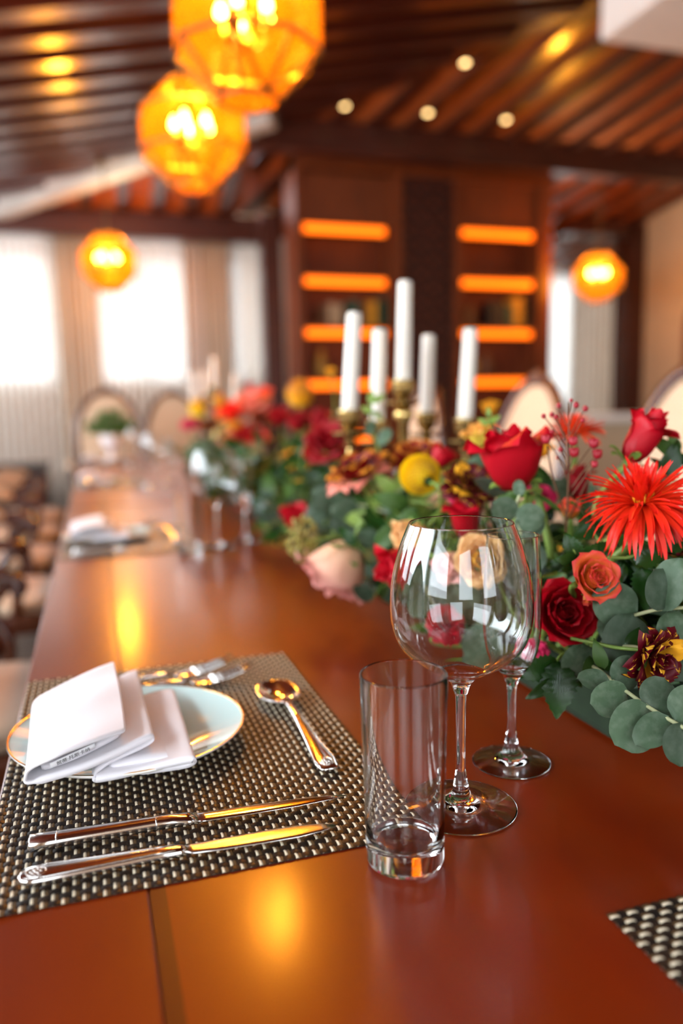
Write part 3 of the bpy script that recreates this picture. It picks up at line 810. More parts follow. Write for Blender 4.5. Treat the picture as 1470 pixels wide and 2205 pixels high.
def loft(mb, secs, n=10, mi=0):
    """secs: (x, halfwidth, z_mid, half_thickness); long axis x"""
    vs, fs = [], []
    for (x, w, z, h) in secs:
        for i in range(n):
            a = 2 * math.pi * i / n; c, s = math.cos(a), math.sin(a)
            c = math.copysign(abs(c) ** .7, c); s = math.copysign(abs(s) ** .7, s)
            vs.append((x, w * c, z + h * s))
    k = len(secs)
    for j in range(k - 1):
        for i in range(n): fs.append((j * n + i, (j + 1) * n + i, (j + 1) * n + (i + 1) % n, j * n + (i + 1) % n))
    fs.append(tuple(range(n))); fs.append(tuple(reversed([(k - 1) * n + i for i in range(n)])))
    mb.add(vs, fs, mi=mi)
def medallion(par, x, z, r, handle_pts):
    """raised border along the handle and a round crest on its end"""
    mb = MB()
    mb.tube([(x + r * math.cos(a), r * .8 * math.sin(a), z) for a in [2 * math.pi * i / 16 for i in range(17)]], .0005, 5, cap=False)
    for i in range(6):
        a = 2 * math.pi * i / 6; mb.ball((x + r * .5 * math.cos(a), r * .4 * math.sin(a), z), r * .22, 6, 4, .6)
    mb.ball((x, 0, z), r * .3, 8, 4, .6)
    for s in (-1, 1): mb.tube([(px, s * (w - .0010), zz) for px, w, zz in handle_pts], .0006, 5)
    return mb.build('crest', 'steel_worn', par, True)
def make_table_knife(label):
    root = thing('table_knife', label, 'knife', group='table knives with crested handles')
    mb = MB(); hs = [(0, .0028, .0050, .0018), (.002, .0060, .0050, .0026), (.008, .0085, .0050, .0030), (.018, .0088, .0050, .0031), (.05, .0068, .0048, .0032), (.085, .0052, .0046, .0034), (.103, .0050, .0045, .0034), (.108, .0030, .0044, .0026)]
    loft(mb, hs, 14); hd = mb.build('handle', 'steel', root, True)
    medallion(hd, .0115, .0079, .0062, [(.004, .0066, .0074), (.018, .0086, .0078), (.05, .0066, .0077), (.085, .005, .0077), (.1, .0048, .0076)])
    mb = MB(); loft(mb, [(.105, .0030, .0044, .0020), (.112, .0060, .0042, .0013), (.13, .0072, .0040, .0010), (.16, .0082, .0038, .0009), (.185, .0080, .0036, .0008), (.203, .0055, .0034, .0007), (.213, .0018, .0032, .0005)], 12); mb.build('blade', 'steel_worn', root, True)
    return root
def make_steak_knife(label):
    root = thing('steak_knife', label, 'knife', group='pointed knives with plain handles')
    mb = MB(); loft(mb, [(0, .0068, .0055, .0042), (.001, .0080, .0055, .0050), (.02, .0074, .0055, .0048), (.06, .0062, .0055, .0044), (.088, .0054, .0055, .0042), (.098, .0056, .0054, .0042), (.108, .0070, .0050, .0036), (.116, .0066, .0048, .0022)], 14); hd = mb.build('handle', 'steel', root, True)
    for x, w, h in ((.018, .0078, .0051), (.086, .0058, .0045)):
        mb = MB(); loft(mb, [(x, w, .0055, h), (x + .0012, w, .0055, h)], 14); mb.build('collar', 'steel_worn', hd, True)
    mb = MB(); loft(mb, [(.113, .0060, .0048, .0016), (.122, .0068, .0046, .0012), (.15, .0070, .0044, .0010), (.19, .0062, .0042, .0008), (.218, .0034, .0040, .0006), (.231, .0005, .0038, .0003)], 12); mb.build('blade', 'steel', root, True)
    return root
def make_fork(label):
    root = thing('fork', label, 'fork', group='dinner forks')
    mb = MB(); loft(mb, [(0, .003, .004, .001), (.002, .0062, .004, .0016), (.012, .0082, .0044, .0018), (.05, .0058, .006, .0018), (.09, .0034, .009, .0019), (.115, .0030, .0085, .0019), (.13, .0050, .0060, .0014)], 12); hd = mb.build('handle', 'steel', root, True)
    medallion(hd, .0105, .0062, .0055, [(.004, .0064, .0056), (.018, .0078, .0063), (.05, .0056, .0078), (.09, .0032, .0106)])
    mb = MB(); loft(mb, [(.126, .0045, .0064, .0013), (.134, .0100, .0046, .0011), (.146, .0122, .0044, .0010), (.152, .0122, .0054, .0010)], 14); mb.build('fork_head', 'steel', root, True)
    for i in range(4):
        y = (i - 1.5) * .0069
        mb = MB(); P = [(.150, y, .0050), (.165, y, .0075), (.182, y * .98, .0120), (.197, y * .95, .0175)]
        mb.tube(P, [.0017, .0016, .0014, .0008], 6); mb.build('tine', 'steel', root, True)
    return root
def make_spoon(label):
    root = thing('spoon', label, 'spoon', group='table spoons with crested handles')
    mb = MB(); loft(mb, [(0, .004, .0045, .0012), (.002, .0080, .0045, .0018), (.012, .0104, .0048, .0020), (.05, .0070, .0066, .0021), (.10, .0042, .0105, .0022), (.135, .0034, .0120, .0022), (.152, .0046, .0108, .0018)], 12); hd = mb.build('handle', 'steel', root, True)
    medallion(hd, .0125, .0070, .0070, [(.004, .0082, .0061), (.018, .0098, .0068), (.05, .0068, .0086), (.10, .0040, .0124)])
    P, Q = [], []
    for j in range(13):
        t = j / 12; a = math.pi * t; xr = .033
        row, row2 = [], []
        for i in range(13):
            u = i / 12 * 2 - 1
            half = .0225 * max(math.sin(a), .02) ** .75 * (1.0 - .10 * math.cos(a))
            x = .182 - xr * math.cos(a); y = u * half
            rr = min(1.0, ((x - .182) / xr) ** 2 + (y / .0235) ** 2)
            z = .0102 - .0088 * (1 - rr) ** .9
            row.append((x, y, z)); row2.append((x, y, z - .0012))
        P.append(row); Q.append(row2)
    mb = MB(); mb.grid(P, flip=True); mb.build('bowl', 'steel', root, True, solid=.0013)
    return root

# ------------------------------------------------------------------ folded napkin
def napkin_root(label, loc):
    root = thing('napkin', label, 'napkin', loc, 'folded white napkins')
    return root
def make_napkin(label):
    """zigzag fold: the cloth runs right-left-right in three steps, each lower and further to the right.
    Built around the plate centre (0,0), z above the table."""
    root = thing('napkin', label, 'napkin', group='folded white napkins')
    C = Vector((.018, .72, 0))
    def W(px, py, z): return PZ(px, py, ZT + z) - Vector((C.x, C.y, ZT))
    # front end (towards the camera) and back end of each fold line
    F = [W(272, 1578, .046), W(204, 1601, .0475), W(143, 1625, .046), W(106, 1642, .043), W(67, 1660, .037), W(53, 1676, .030), W(57, 1693, .0235), W(122, 1676, .0255), W(184, 1655, .029), W(245, 1628, .033), W(318, 1592, .0375), W(326, 1598, .0335),
         W(300, 1614, .030), W(240, 1642, .0255), W(212, 1662, .0215), W(206, 1676, .0185), W(211, 1684, .0165), W(260, 1676, .0170), W(320, 1662, .0180), W(412, 1643, .0225), W(416, 1649, .0195), W(390, 1656, .0165), W(300, 1668, .0155)]
    B = [W(246, 1430, .050), W(205, 1446, .051), W(150, 1472, .050), W(112, 1492, .048), W(84, 1508, .044), W(74, 1524, .036), W(78, 1540, .028), W(120, 1528, .028), W(175, 1504, .031), W(230, 1478, .034), W(288, 1450, .037), W(298, 1456, .033),
         W(280, 1470, .029), W(245, 1490, .025), W(222, 1508, .0215), W(214, 1520, .0185), W(218, 1530, .0165), W(250, 1522, .0165), W(300, 1508, .0180), W(362, 1492, .0215), W(368, 1502, .0185), W(350, 1514, .0165), W(290, 1528, .0155)]
    n = 4; f = catmull(F, n); b = catmull(B, n); rows = []
    for j in range(15):
        t = j / 14; row = []
        for i, (p, q) in enumerate(zip(f, b)):
            s = i / (len(f) - 1)
            pt = p.lerp(q, t)
            pt.z += .0016 * math.sin(math.pi * t) * math.sin(7 * s + 2) + .0007 * math.sin(13 * t + 9 * s)
            pt.x += .0020 * math.sin(math.pi * t + 5 * s) * .5
            row.append(pt)
        rows.append(row)
    mb = MB(); mb.grid(rows); cl = mb.build('cloth', 'linen', root, True, solid=.0052, subsurf=1)
    vg = cl.vertex_groups.new(name='ply'); ncol = len(f)
    for i in range(ncol):
        wgt = .42 if i < 26 else (1.0 if i < 42 else (.5 if i < 62 else .9))
        vg.add([j * ncol + i for j in range(15)], wgt, 'REPLACE')
    cl.modifiers['t'].vertex_group = 'ply'
    # inner plies showing in the open fold ends
    def ply(pts_f, pts_b, th, nm='inner_ply'):
        f2, b2 = catmull(pts_f, 3), catmull(pts_b, 3)
        mb = MB(); mb.grid([[p.lerp(q, j / 6) for p, q in zip(f2, b2)] for j in range(7)]); return mb.build(nm, 'linen', cl, True, solid=th, subsurf=1)
    off = Vector((0, .006, 0))
    ply([W(84, 1668, .0290) + off, W(163, 1640, .0350) + off, W(266, 1588, .0405) + off], [W(95, 1520, .034), W(170, 1482, .038), W(240, 1446, .040)], .0042)
    ply([W(232, 1664, .0205) + off, W(320, 1648, .0225) + off, W(405, 1640, .0215) + off], [W(230, 1516, .0185), W(290, 1506, .020), W(355, 1496, .0195)], .0028)
    # woven tag with printed characters in the upper fold
    a, c = W(108, 1653, .0345), W(204, 1609, .0408)
    dx = (c - a); Lg = dx.length; dx.normalize(); up = Vector((0, -.35, .94)); up = (up - dx * up.dot(dx)).normalized(); nn = dx.cross(up)
    mb = MB(); hgt = .0056; P = []
    for j in range(4):
        P.append([a + dx * Lg * i / 8 + up * hgt * (j / 3 - .5) + nn * (.0010 * math.sin(math.pi * j / 3)) for i in range(9)])
    tg = MB(); tg.grid(P); tagp = tg.build('tag', 'tag_cloth', root, True, solid=.0006)
    cu = bpy.data.curves.new('tag_text', 'FONT'); cu.body = '贸蒂·托斯卡纳'; cu.size = .0062; cu.align_x = 'CENTER'; cu.align_y = 'CENTER'
    to = bpy.data.objects.new('tag_text', cu); COL.objects.link(to)
    dg = bpy.context.evaluated_depsgraph_get(); dg.update()
    me = bpy.data.meshes.new_from_object(to.evaluated_get(dg)); bpy.data.objects.remove(to)
    mid = a + dx * Lg * .5 + up * (hgt * .05) + nn * .0016
    mw = Matrix(((dx.x, up.x, nn.x, mid.x), (dx.y, up.y, nn.y, mid.y), (dx.z, up.z, nn.z, mid.z), (0, 0, 0, 1)))
    sx = Lg * .74 / max(.001, max(v.co.x for v in me.vertices) - min(v.co.x for v in me.vertices)) if len(me.vertices) else 1
    me.transform(mw @ Matrix.Diagonal((sx, sx, 1, 1))); me.materials.clear(); me.materials.append(M['ink'])
    link('tag_lettering', me, tagp)
    return root

# ------------------------------------------------------------------ place settings
SETS = [('nearest', 0.0, 0.0), ('second', 1.25, 0.004), ('third', 2.92, 0.0), ('farthest', 4.42, 0.0)]
placemat(.065, .710, 0, 'woven black and cream placemat under the nearest plate')
placemat(.5015, .2155, math.pi / 2, 'woven placemat cut off at the lower right corner of the photo')
placemat(.069, 1.960, 0, 'woven placemat under the second plate along the table', False)
placemat(.065, 3.63, 0, 'woven placemat under the third plate along the table', False)
placemat(.065, 5.13, 0, 'woven placemat under the farthest plate', False)
ZM = ZT + .0028
plate0 = make_plate('dinner_plate', '')
nap0 = make_napkin('')
tum0, win0, flu0 = make_tumbler(''), make_wine(''), make_flute('')
kn0, sk0, fo0, sp0 = make_table_knife(''), make_steak_knife(''), make_fork(''), make_spoon('')
used = set()
def put(proto, loc, rz, label, rx=0.0):
    if proto.name not in used:
        used.add(proto.name); o = proto; o['label'] = label
    else: o = copy_tree(proto, None, label)
    o.location = loc; o.rotation_euler = (rx, 0, rz); return o
ordn = {'nearest': 'nearest', 'second': 'second', 'third': 'third', 'farthest': 'farthest'}
for nm, dy, dx in SETS:
    place = {'nearest': 'on the nearest placemat', 'second': 'on the second placemat along the table', 'third': 'on the third placemat along the table', 'farthest': 'on the farthest placemat'}[nm]
    v = lambda x, y, z=ZM: (x + dx, y + dy, z)
    put(plate0, v(.018, .720), 0, 'pale blue porcelain plate with gold rim ' + place)
    put(nap0, v(.018, .720, ZT + .0015), 0, 'white napkin folded in three steps on the plate ' + place)
    put(fo0, v(-.052, .858), math.radians(9), 'outer dinner fork farther from the plate ' + place)
    put(fo0, v(-.038, .838), math.radians(4), 'inner dinner fork next to the plate ' + place)
    put(sp0, v(.173, .592), math.radians(90.5), 'silver spoon lying beyond the plate ' + place)
    put(sk0, v(-.058, .5535), math.radians(-1.5), 'pointed steel knife nearest the plate ' + place)
    put(kn0, v(-.062, .5120), math.radians(-.8), 'round-tipped table knife with crested handle at the front ' + place)
    gp = {'nearest': 'in the foreground', 'second': 'beside the second placemat along the table', 'third': 'beside the third placemat along the table', 'farthest': 'beside the farthest placemat'}[nm]
    put(tum0, v(.1863, .4615, ZT + .0004), 0, 'clear straight water tumbler ' + gp)
    put(win0, v(.2530, .5121, ZT + .0004), 0, 'large round bowled clear wine glass ' + gp)
    put(flu0, v(.3275, .5664, ZT + .0004), 0, 'narrow clear wine glass behind the large one ' + gp)

# ------------------------------------------------------------------ chairs
def make_chair(name, label, hs=1.0):
    """carved armchair, seat centre at the origin, facing +x"""
    root = thing(name, label, 'chair', group='carved wooden armchairs with cream upholstery')
    W2, D2, zs = .29, .27, .42
    # seat rail and cushion
    def outline(w, d, n=40): return [(d * math.copysign(abs(math.cos(a)) ** .55, math.cos(a)), w * math.copysign(abs(math.sin(a)) ** .55, math.sin(a))) for a in [2 * math.pi * i / n for i in range(n)]]
    def pad(o2, z0, z1, dome, rings=5):
        n = len(o2); vs = [(x, y, z0) for x, y in o2]; fs = []
        for k in range(rings + 1):
            s = 1 - k / rings * .98; z = z1 + dome * math.sin((1 - s) * math.pi / 2)
            vs += [(x * s, y * s, z) for x, y in o2]
        for k in range(rings + 1):
            for i in range(n): fs.append((k * n + i, k * n + (i + 1) % n, (k + 1) * n + (i + 1) % n, (k + 1) * n + i))
        fs.append(tuple((rings + 1) * n + i for i in range(n))); fs.append(tuple(reversed(range(n))))
        return MB().add(vs, fs)
    pad(outline(W2, D2), zs - .06, zs, .0, 1).build('seat_rail', 'chair_wood', root, True, bevel=.008)
    pad(outline(W2 - .03, D2 - .03), zs, zs + .03, .035).build('seat', 'upholstery', root, True)
    for sx in (-1, 1):
        for sy in (-1, 1):
            mb = MB(); x, y = sx * (D2 - .04), sy * (W2 - .04)
            mb.tube(catmull([(x, y, zs - .03), (x + sx * .025, y + sy * .025, zs - .12), (x, y, .18), (x - sx * .015, y - sy * .015, .06), (x + sx * .02, y + sy * .02, .0)], 5), [.034 - .018 * min(1, k / 14) + (.006 if k > 17 else 0) for k in range(21)], 8)
            mb.build('leg', 'chair_wood', root, True)
    # back: cartouche frame with pad
    tilt = Matrix.Translation((-D2 + .01, 0, zs + .06)) @ Matrix.Rotation(math.radians(-9), 4, 'Y')
    H = .66 * hs
    def back(w, h, n=48):
        pts = []
        for i in range(n):
            a = 2 * math.pi * i / n; c, s = math.cos(a), math.sin(a)
            y = w * math.copysign(abs(c) ** .8, c) * (1 - .10 * (1 - s) / 2); z = h / 2 + h / 2 * math.copysign(abs(s) ** .85, s)
            if s > .0: z += .035 * math.cos(2.6 * math.asin(max(-1, min(1, c)))) * s
            pts.append((0, y, z))
        return pts
    o2 = back(.255, H)
    mb = MB(); mb.tube(o2 + [o2[0]], .026, 8, cap=False, flat=.8, up=(1, 0, 0)); mb.xform(tilt).build('back_frame', 'chair_wood', root, True)
    cz = H / 2
    for side, nm in ((1, 'backrest'), (-1, 'rear_panel')):
        vs, fs = [], []; n = len(o2)
        for k in range(6):
            s = 1 - k / 5 * .98; x = side * (.006 + .032 * math.sin((1 - s) * math.pi / 2))
            vs += [(x, y * s * .96, cz + (z - cz) * s * .96) for _, y, z in o2]
        for k in range(5):
            for i in range(n):
                q = (k * n + i, k * n + (i + 1) % n, (k + 1) * n + (i + 1) % n, (k + 1) * n + i); fs.append(q if side > 0 else q[::-1])
        fs.append(tuple(5 * n + i for i in range(n)))
        MB().add(vs, fs).xform(tilt).build(nm, 'upholstery', root, True)
    mb = MB(); ztop_ = max(p[2] for p in o2)
    for i in range(7):
        t = (i - 3) / 3; mb.ball((0, t * .085, ztop_ + .014 - .022 * t * t), .022 - .007 * abs(t), 8, 6)
    mb.tube(catmull([(0, -.11, ztop_ - .03), (0, -.06, ztop_ + .005), (0, 0, ztop_ + .035), (0, .06, ztop_ + .005), (0, .11, ztop_ - .03)], 4), .013, 6)
    mb.xform(tilt).build('crest', 'chair_wood', root, True)
    for sy in (-1, 1):
        mb = MB(); y = sy * (W2 - .02)
        top_ = catmull([(-D2 - .03, sy * .245, .70), (-.15, y + sy * .03, .685), (.02, y + sy * .035, .665), (.115, y + sy * .02, .655), (.135, y + sy * .01, .635), (.115, y + sy * .005, .618)], 5)
        mb.tube(top_, .019, 8); mb.tube(catmull([(.105, y + sy * .02, .645), (.06, y + sy * .03, .58), (.10, y + sy * .01, .50), (.09, y, .42)], 5), .017, 8)
        arm = mb.build('arm', 'chair_wood', root, True)
        mb = MB(); mb.tube(catmull([(-.17, y + sy * .03, .70), (-.08, y + sy * .034, .692), (.02, y + sy * .035, .678)], 4), [.016, .024, .027, .028, .028, .028, .027, .024, .016], 8); mb.build('arm_pad', 'upholstery', arm, True)
    return root
ch0 = make_chair('dining_chair', '')
ch1 = make_chair('dining_chair', '', 1.12)
def seat(proto, x, y, rz, label):
    if proto.name not in used: used.add(proto.name); o = proto; o['label'] = label
    else: o = copy_tree(proto, None, label)
    o.location = (x, y, 0); o.rotation_euler = (0, 0, rz); return o
seat(ch0, -.33, .70, 0, 'carved armchair at the nearest place setting, mostly cut off at the left edge')
seat(ch0, -.33, 1.82, 0, 'carved armchair at the second place setting, its cream seat at the left edge')
seat(ch0, -.36, 2.95, 0, 'carved armchair between the second and third place settings on the left')
seat(ch0, -.40, 3.75, 0, 'carved armchair at the third place setting on the left')
seat(ch0, -.42, 4.55, 0, 'carved armchair just before the farthest place setting on the left')
seat(ch0, -.44, 5.30, 0, 'carved armchair at the farthest place setting on the left')
seat(ch1, .13, 6.22, -math.pi / 2, 'cream backed armchair at the table end behind the potted plant')
seat(ch1, .72, 6.95, -math.pi / 2, 'cream backed armchair at the table end beside the far candles')
seat(ch0, 1.32, 2.74, math.pi, 'cream backed armchair right of the candles in front of the bookcase')
seat(ch0, 1.32, 1.86, math.pi, 'cream backed armchair cut off at the right edge behind the red rose')
seat(ch0, 1.32, 3.8, math.pi, 'cream backed armchair hidden behind the candelabra on the right side')

# ------------------------------------------------------------------ potted plant at the far end
pp = thing('potted_herb', 'bushy green herb in a white footed pot at the far table end', 'potted plant', (.125, 5.62, ZT))
mb = MB(); mb.lathe([(.055, 0), (.05, .01), (.018, .025), (.018, .06), (.05, .085), (.065, .12), (.07, .17), (.064, .17), (.05, .15), (.0005, .15)], 24); mb.build('pot', 'pot_white', pp, True)
mb = MB(); mb.lathe([(.058, .158), (.0005, .162)], 16); mb.build('soil', 'soil', pp, True)
rnd = random.Random(3); fol = MB()
for i in range(420):
    a = rnd.random() * 6.283; e = rnd.random() ** .6; zc_ = rnd.random()
    c = Vector((.17 * e * math.cos(a), .13 * e * math.sin(a), .18 + .17 * zc_ * (1.05 - e * e * .7)))
    t = Vector((math.cos(a) * e + rnd.uniform(-.5, .5), math.sin(a) * e + rnd.uniform(-.5, .5), .6 + rnd.uniform(-.4, .5))).normalized() * .022
    s = t.cross(Vector((rnd.uniform(-1, 1), rnd.uniform(-1, 1), rnd.uniform(-1, 1)))).normalized() * .009
    fol.add([c - t, c + s, c + t, c - s], [(0, 1, 2, 3)], [(0, 0), (1, .5), (.5, 1), (0, .5)])
stuff(fol.build('foliage', 'leaf_herb', pp))
mb = MB()
for i in range(14):
    a = i * 2.4; mb.tube([(.02 * math.cos(a), .02 * math.sin(a), .15), (.09 * math.cos(a), .08 * math.sin(a), .26)], .002, 5)
stuff(mb.build('stems', 'stem_green', pp))

# ------------------------------------------------------------------ candelabra and candles
def candelabrum(center, label, arms, top_z, sc=1.0):
    """arms: list of (x, y, z_cup) relative to the base; the centre light is higher"""
    root = thing('candelabrum', label, 'candle holder', center, 'five-light brass candelabra')
    zc = top_z
    mb = MB(); mb.lathe([(.055, 0), (.056, .006), (.045, .012), (.020, .022), (.012, .04), (.016, .06), (.009, .085), (.008, .15), (.014, .17), (.010, .19), (.010, zc - .075), (.018, zc - .06), (.012, zc - .045)], 24); mb.build('stem', 'brass', root, True)
    def cup(x, y, z):
        mb = MB(); mb.lathe([(.006, -.062), (.010, -.055), (.007, -.045), (.011, -.040), (.008, -.034), (.016, -.026), (.019, -.012), (.018, -.004), (.020, 0), (.0155, 0), (.014, -.010), (.0005, -.010)], 20, c=(x, y, z)); c_ = mb.build('candle_cup', 'brass', root, True)
        mb = MB(); mb.lathe([(.007, -.046), (.024, -.043), (.029, -.038), (.0295, -.0365), (.022, -.040), (.007, -.043)], 24, c=(x, y, z)); mb.build('drip_pan', 'brass', c_, True)
    cup(0, 0, zc)
    for (x, y, z) in arms:
        mb = MB(); mb.tube(catmull([(0, 0, z - .10), (x * .35, y * .35, z - .145), (x * .75, y * .75, z - .14), (x, y, z - .10), (x, y, z - .058)], 5), [.005] * 10 + [.0045] * 11, 8)
        mb.build('arm', 'brass', root, True); cup(x, y, z)
    return root
def candle(base, top, r, label):
    base, top = Vector(base), Vector(top); L = (top - base).length
    root = thing('taper_candle', label, 'candle', mw=frame_mw(base, top - base), group='white taper candles')
    mb = MB(); mb.lathe([(r * .85, 0), (r * .98, .004), (r, .02), (r * .97, L * .5), (r * .92, L - .004), (r * .86, L - .0008), (r * .75, L), (r * .3, L - .003), (.0005, L - .0035)], 24); mb.build('wax_body', 'wax', root, True)
    mb = MB(); mb.tube([(0, 0, L - .006), (.001, 0, L + .004)], .0009, 5); mb.build('wick', 'wick', root)
# near candelabrum: candle feet and tops read off the photo
D0 = 1.33
NC = [((868, 818), (872, 606), 1.33), ((752, 882), (763, 674), 1.27), ((812, 905), (817, 710), 1.36), ((918, 888), (923, 722), 1.41), ((1001, 900), (1013, 709), 1.30)]
ctr = PD(*NC[0][0], D0); base = Vector((ctr.x, ctr.y, ZT))
arms = []
for (b, t, d) in NC[1:]:
    p = PD(*b, d) - base; arms.append((p.x, p.y, p.z))
candelabrum(base, 'brass five-light candelabrum standing among the near flowers', arms, (ctr - base).z)
names = ['tallest white candle in the middle of the near candelabrum', 'leftmost white candle of the near candelabrum', 'second white candle from the left in the near candelabrum', 'short white candle right of the tallest one', 'rightmost white candle of the near candelabrum, leaning slightly']
for (b, t, d), nm in zip(NC, names):
    p = PD(*b, d); q = PD(*t, d * 1.0); candle(p - Vector((0, 0, .008)), q, .0131, nm)
FC = [((461, 832), (460, 770), 3.75), ((415, 862), (416, 800), 3.65), ((505, 862), (506, 806), 3.72), ((440, 850), (441, 797), 3.9)]
ctr = PD(*FC[0][0], 3.75); base2 = Vector((ctr.x, ctr.y, ZT)); arms = []
for (b, t, d) in FC[1:]:
    p = PD(*b, d) - base2; arms.append((p.x, p.y, p.z))
candelabrum(base2, 'far brass candelabrum among the far flowers near the windows', arms, (ctr - base2).z)
for (b, t, d), nm in zip(FC, ('tallest candle of the far candelabrum', 'leftmost candle of the far candelabrum', 'rightmost candle of the far candelabrum by the bright window', 'rear candle of the far candelabrum')):
    candle(PD(*b, d) - Vector((0, 0, .008)), PD(*t, d), .0131, nm)

# ================================================================== FLOWERS
def petal(L, Wd, r0, fb, fm, ft, curl=0.0, rc=1.0, nu=8, nv=10, ruffle=0.0, k=5, seed=0, point=0.0, wob=0.05):
    """petal mesh: starts at radius r0 from the flower axis (z), angles fb/fm/ft (deg from the axis) at base, middle, top"""
    rnd = random.Random(seed); ph = rnd.random() * 6
    P, UV = [], []; rho, z = r0, 0.0; ds = L / nv
    fb, fm, ft, cu = [math.radians(a) for a in (fb, fm, ft, curl)]
    for j in range(nv + 1):
        v = j / nv
        phi = (fb + (fm - fb) * min(1, v / .45)) if v < .45 else fm + (ft - fm) * (v - .45) / .55
        if v > .78: phi += cu * ((v - .78) / .22) ** 1.5
        if j: rho += math.sin(phi) * ds; z += math.cos(phi) * ds
        w = Wd * min(1.0, .22 + 1.25 * v ** .8) * math.sqrt(max(.0, 1 - max(0, (v - .55) / .45) ** (2.2 + point) * .93))
        Rc = max(rho * rc, Wd * .45)
        row, ur = [], []
        for i in range(nu + 1):
            u = i / nu * 2 - 1; a = u * w / Rc
            back = Rc * (1 - math.cos(a)); tg = Rc * math.sin(a)
            lip = (cu * .25 * L * u * u * v ** 4) * .5
            rz = ruffle * L * math.sin(k * u * 1.7 + ph) * v * v + wob * L * math.sin(2.1 * u + ph) * v ** 3
            row.append((rho - back + lip + rz * math.cos(phi) * .8, tg, z + rz * math.sin(phi) * .8 - .10 * L * u * u * v * (1 - point * .0)))
            ur.append((i / nu, v))
        P.append(row); UV.append(ur)
    return MB().grid(P, UV)
# every kind: layers of (count, petal arguments); unit size: bloom about 1 across
KINDS = {
 'hybrid': [(2, dict(L=.86, Wd=.24, r0=.01, fb=22, fm=4, ft=-2, curl=4)), (3, dict(L=.92, Wd=.34, r0=.02, fb=44, fm=6, ft=-2, curl=16)),
            (3, dict(L=.96, Wd=.44, r0=.03, fb=60, fm=12, ft=-4, curl=24)), (3, dict(L=.98, Wd=.52, r0=.035, fb=72, fm=20, ft=-4, curl=44, wob=.08)),
            (4, dict(L=1.0, Wd=.54, r0=.04, fb=82, fm=27, ft=-2, curl=66, wob=.08))],
 'bud': [(2, dict(L=1.0, Wd=.24, r0=.01, fb=22, fm=2, ft=-6, curl=0)), (3, dict(L=1.0, Wd=.36, r0=.02, fb=40, fm=2, ft=-6, curl=6)),
         (3, dict(L=1.0, Wd=.44, r0=.03, fb=58, fm=3, ft=-6, curl=22)), (3, dict(L=.95, Wd=.46, r0=.035, fb=70, fm=6, ft=2, curl=52))],
 'open': [(2, dict(L=.40, Wd=.11, r0=.01, fb=10, fm=0, ft=-8, curl=0)), (3, dict(L=.42, Wd=.19, r0=.03, fb=25, fm=4, ft=-8, curl=5)), (3, dict(L=.46, Wd=.28, r0=.05, fb=40, fm=6, ft=-8, curl=10)),
          (4, dict(L=.52, Wd=.36, r0=.06, fb=52, fm=14, ft=-2, curl=20)), (5, dict(L=.57, Wd=.42, r0=.07, fb=66, fm=24, ft=8, curl=35)),
          (5, dict(L=.61, Wd=.46, r0=.08, fb=82, fm=40, ft=26, curl=40)), (5, dict(L=.63, Wd=.48, r0=.08, fb=90, fm=58, ft=44, curl=35))],
 'garden': [(7, dict(L=.42, Wd=.14, r0=.04, fb=10, fm=0, ft=-10, ruffle=.10)), (9, dict(L=.45, Wd=.16, r0=.12, fb=18, fm=4, ft=-6, ruffle=.09)), (8, dict(L=.46, Wd=.24, r0=.17, fb=48, fm=22, ft=4, curl=10, ruffle=.04)),
            (6, dict(L=.52, Wd=.34, r0=.14, fb=72, fm=36, ft=12, curl=14)), (6, dict(L=.58, Wd=.40, r0=.11, fb=86, fm=46, ft=22, curl=20)), (5, dict(L=.62, Wd=.42, r0=.08, fb=92, fm=58, ft=38, curl=30))],
 'cup': [(3, dict(L=.72, Wd=.30, r0=.03, fb=40, fm=4, ft=-14)), (4, dict(L=.86, Wd=.38, r0=.04, fb=62, fm=8, ft=-16, curl=6)), (5, dict(L=.96, Wd=.44, r0=.05, fb=80, fm=14, ft=-16, curl=14)), (5, dict(L=1.0, Wd=.46, r0=.05, fb=88, fm=20, ft=-8, curl=44))],
 'spray': [(2, dict(L=.50, Wd=.12, r0=.01, fb=10, fm=0, ft=-8)), (4, dict(L=.52, Wd=.20, r0=.03, fb=25, fm=4, ft=-8, curl=4)), (4, dict(L=.55, Wd=.28, r0=.05, fb=40, fm=8, ft=-6, curl=8)),
           (5, dict(L=.60, Wd=.37, r0=.06, fb=55, fm=14, ft=-4, curl=16)), (5, dict(L=.64, Wd=.44, r0=.07, fb=70, fm=24, ft=0, curl=26)), (6, dict(L=.66, Wd=.50, r0=.08, fb=84, fm=36, ft=8, curl=44))],
 'carnation': [(8, dict(L=.40, Wd=.18, r0=.02, fb=8, fm=8, ft=10, curl=20, ruffle=.12, k=7)), (9, dict(L=.46, Wd=.22, r0=.03, fb=24, fm=24, ft=26, curl=25, ruffle=.12, k=8)), (9, dict(L=.50, Wd=.25, r0=.04, fb=44, fm=44, ft=42, curl=30, ruffle=.10, k=8)),
               (9, dict(L=.52, Wd=.27, r0=.05, fb=66, fm=64, ft=60, curl=30, ruffle=.10, k=8)), (8, dict(L=.52, Wd=.28, r0=.05, fb=84, fm=82, ft=80, curl=20, ruffle=.08, k=8))],
 'streaked': [(3, dict(L=.38, Wd=.14, r0=.01, fb=15, fm=4, ft=-4, curl=10, ruffle=.06)), (4, dict(L=.46, Wd=.22, r0=.03, fb=40, fm=14, ft=2, curl=30, ruffle=.06)), (5, dict(L=.56, Wd=.30, r0=.05, fb=62, fm=30, ft=16, curl=50, ruffle=.07)),
              (6, dict(L=.62, Wd=.34, r0=.06, fb=80, fm=48, ft=38, curl=60, ruffle=.08)), (5, dict(L=.60, Wd=.32, r0=.06, fb=92, fm=70, ft=62, curl=60, ruffle=.08))],
}
PM, HC = {}, {}
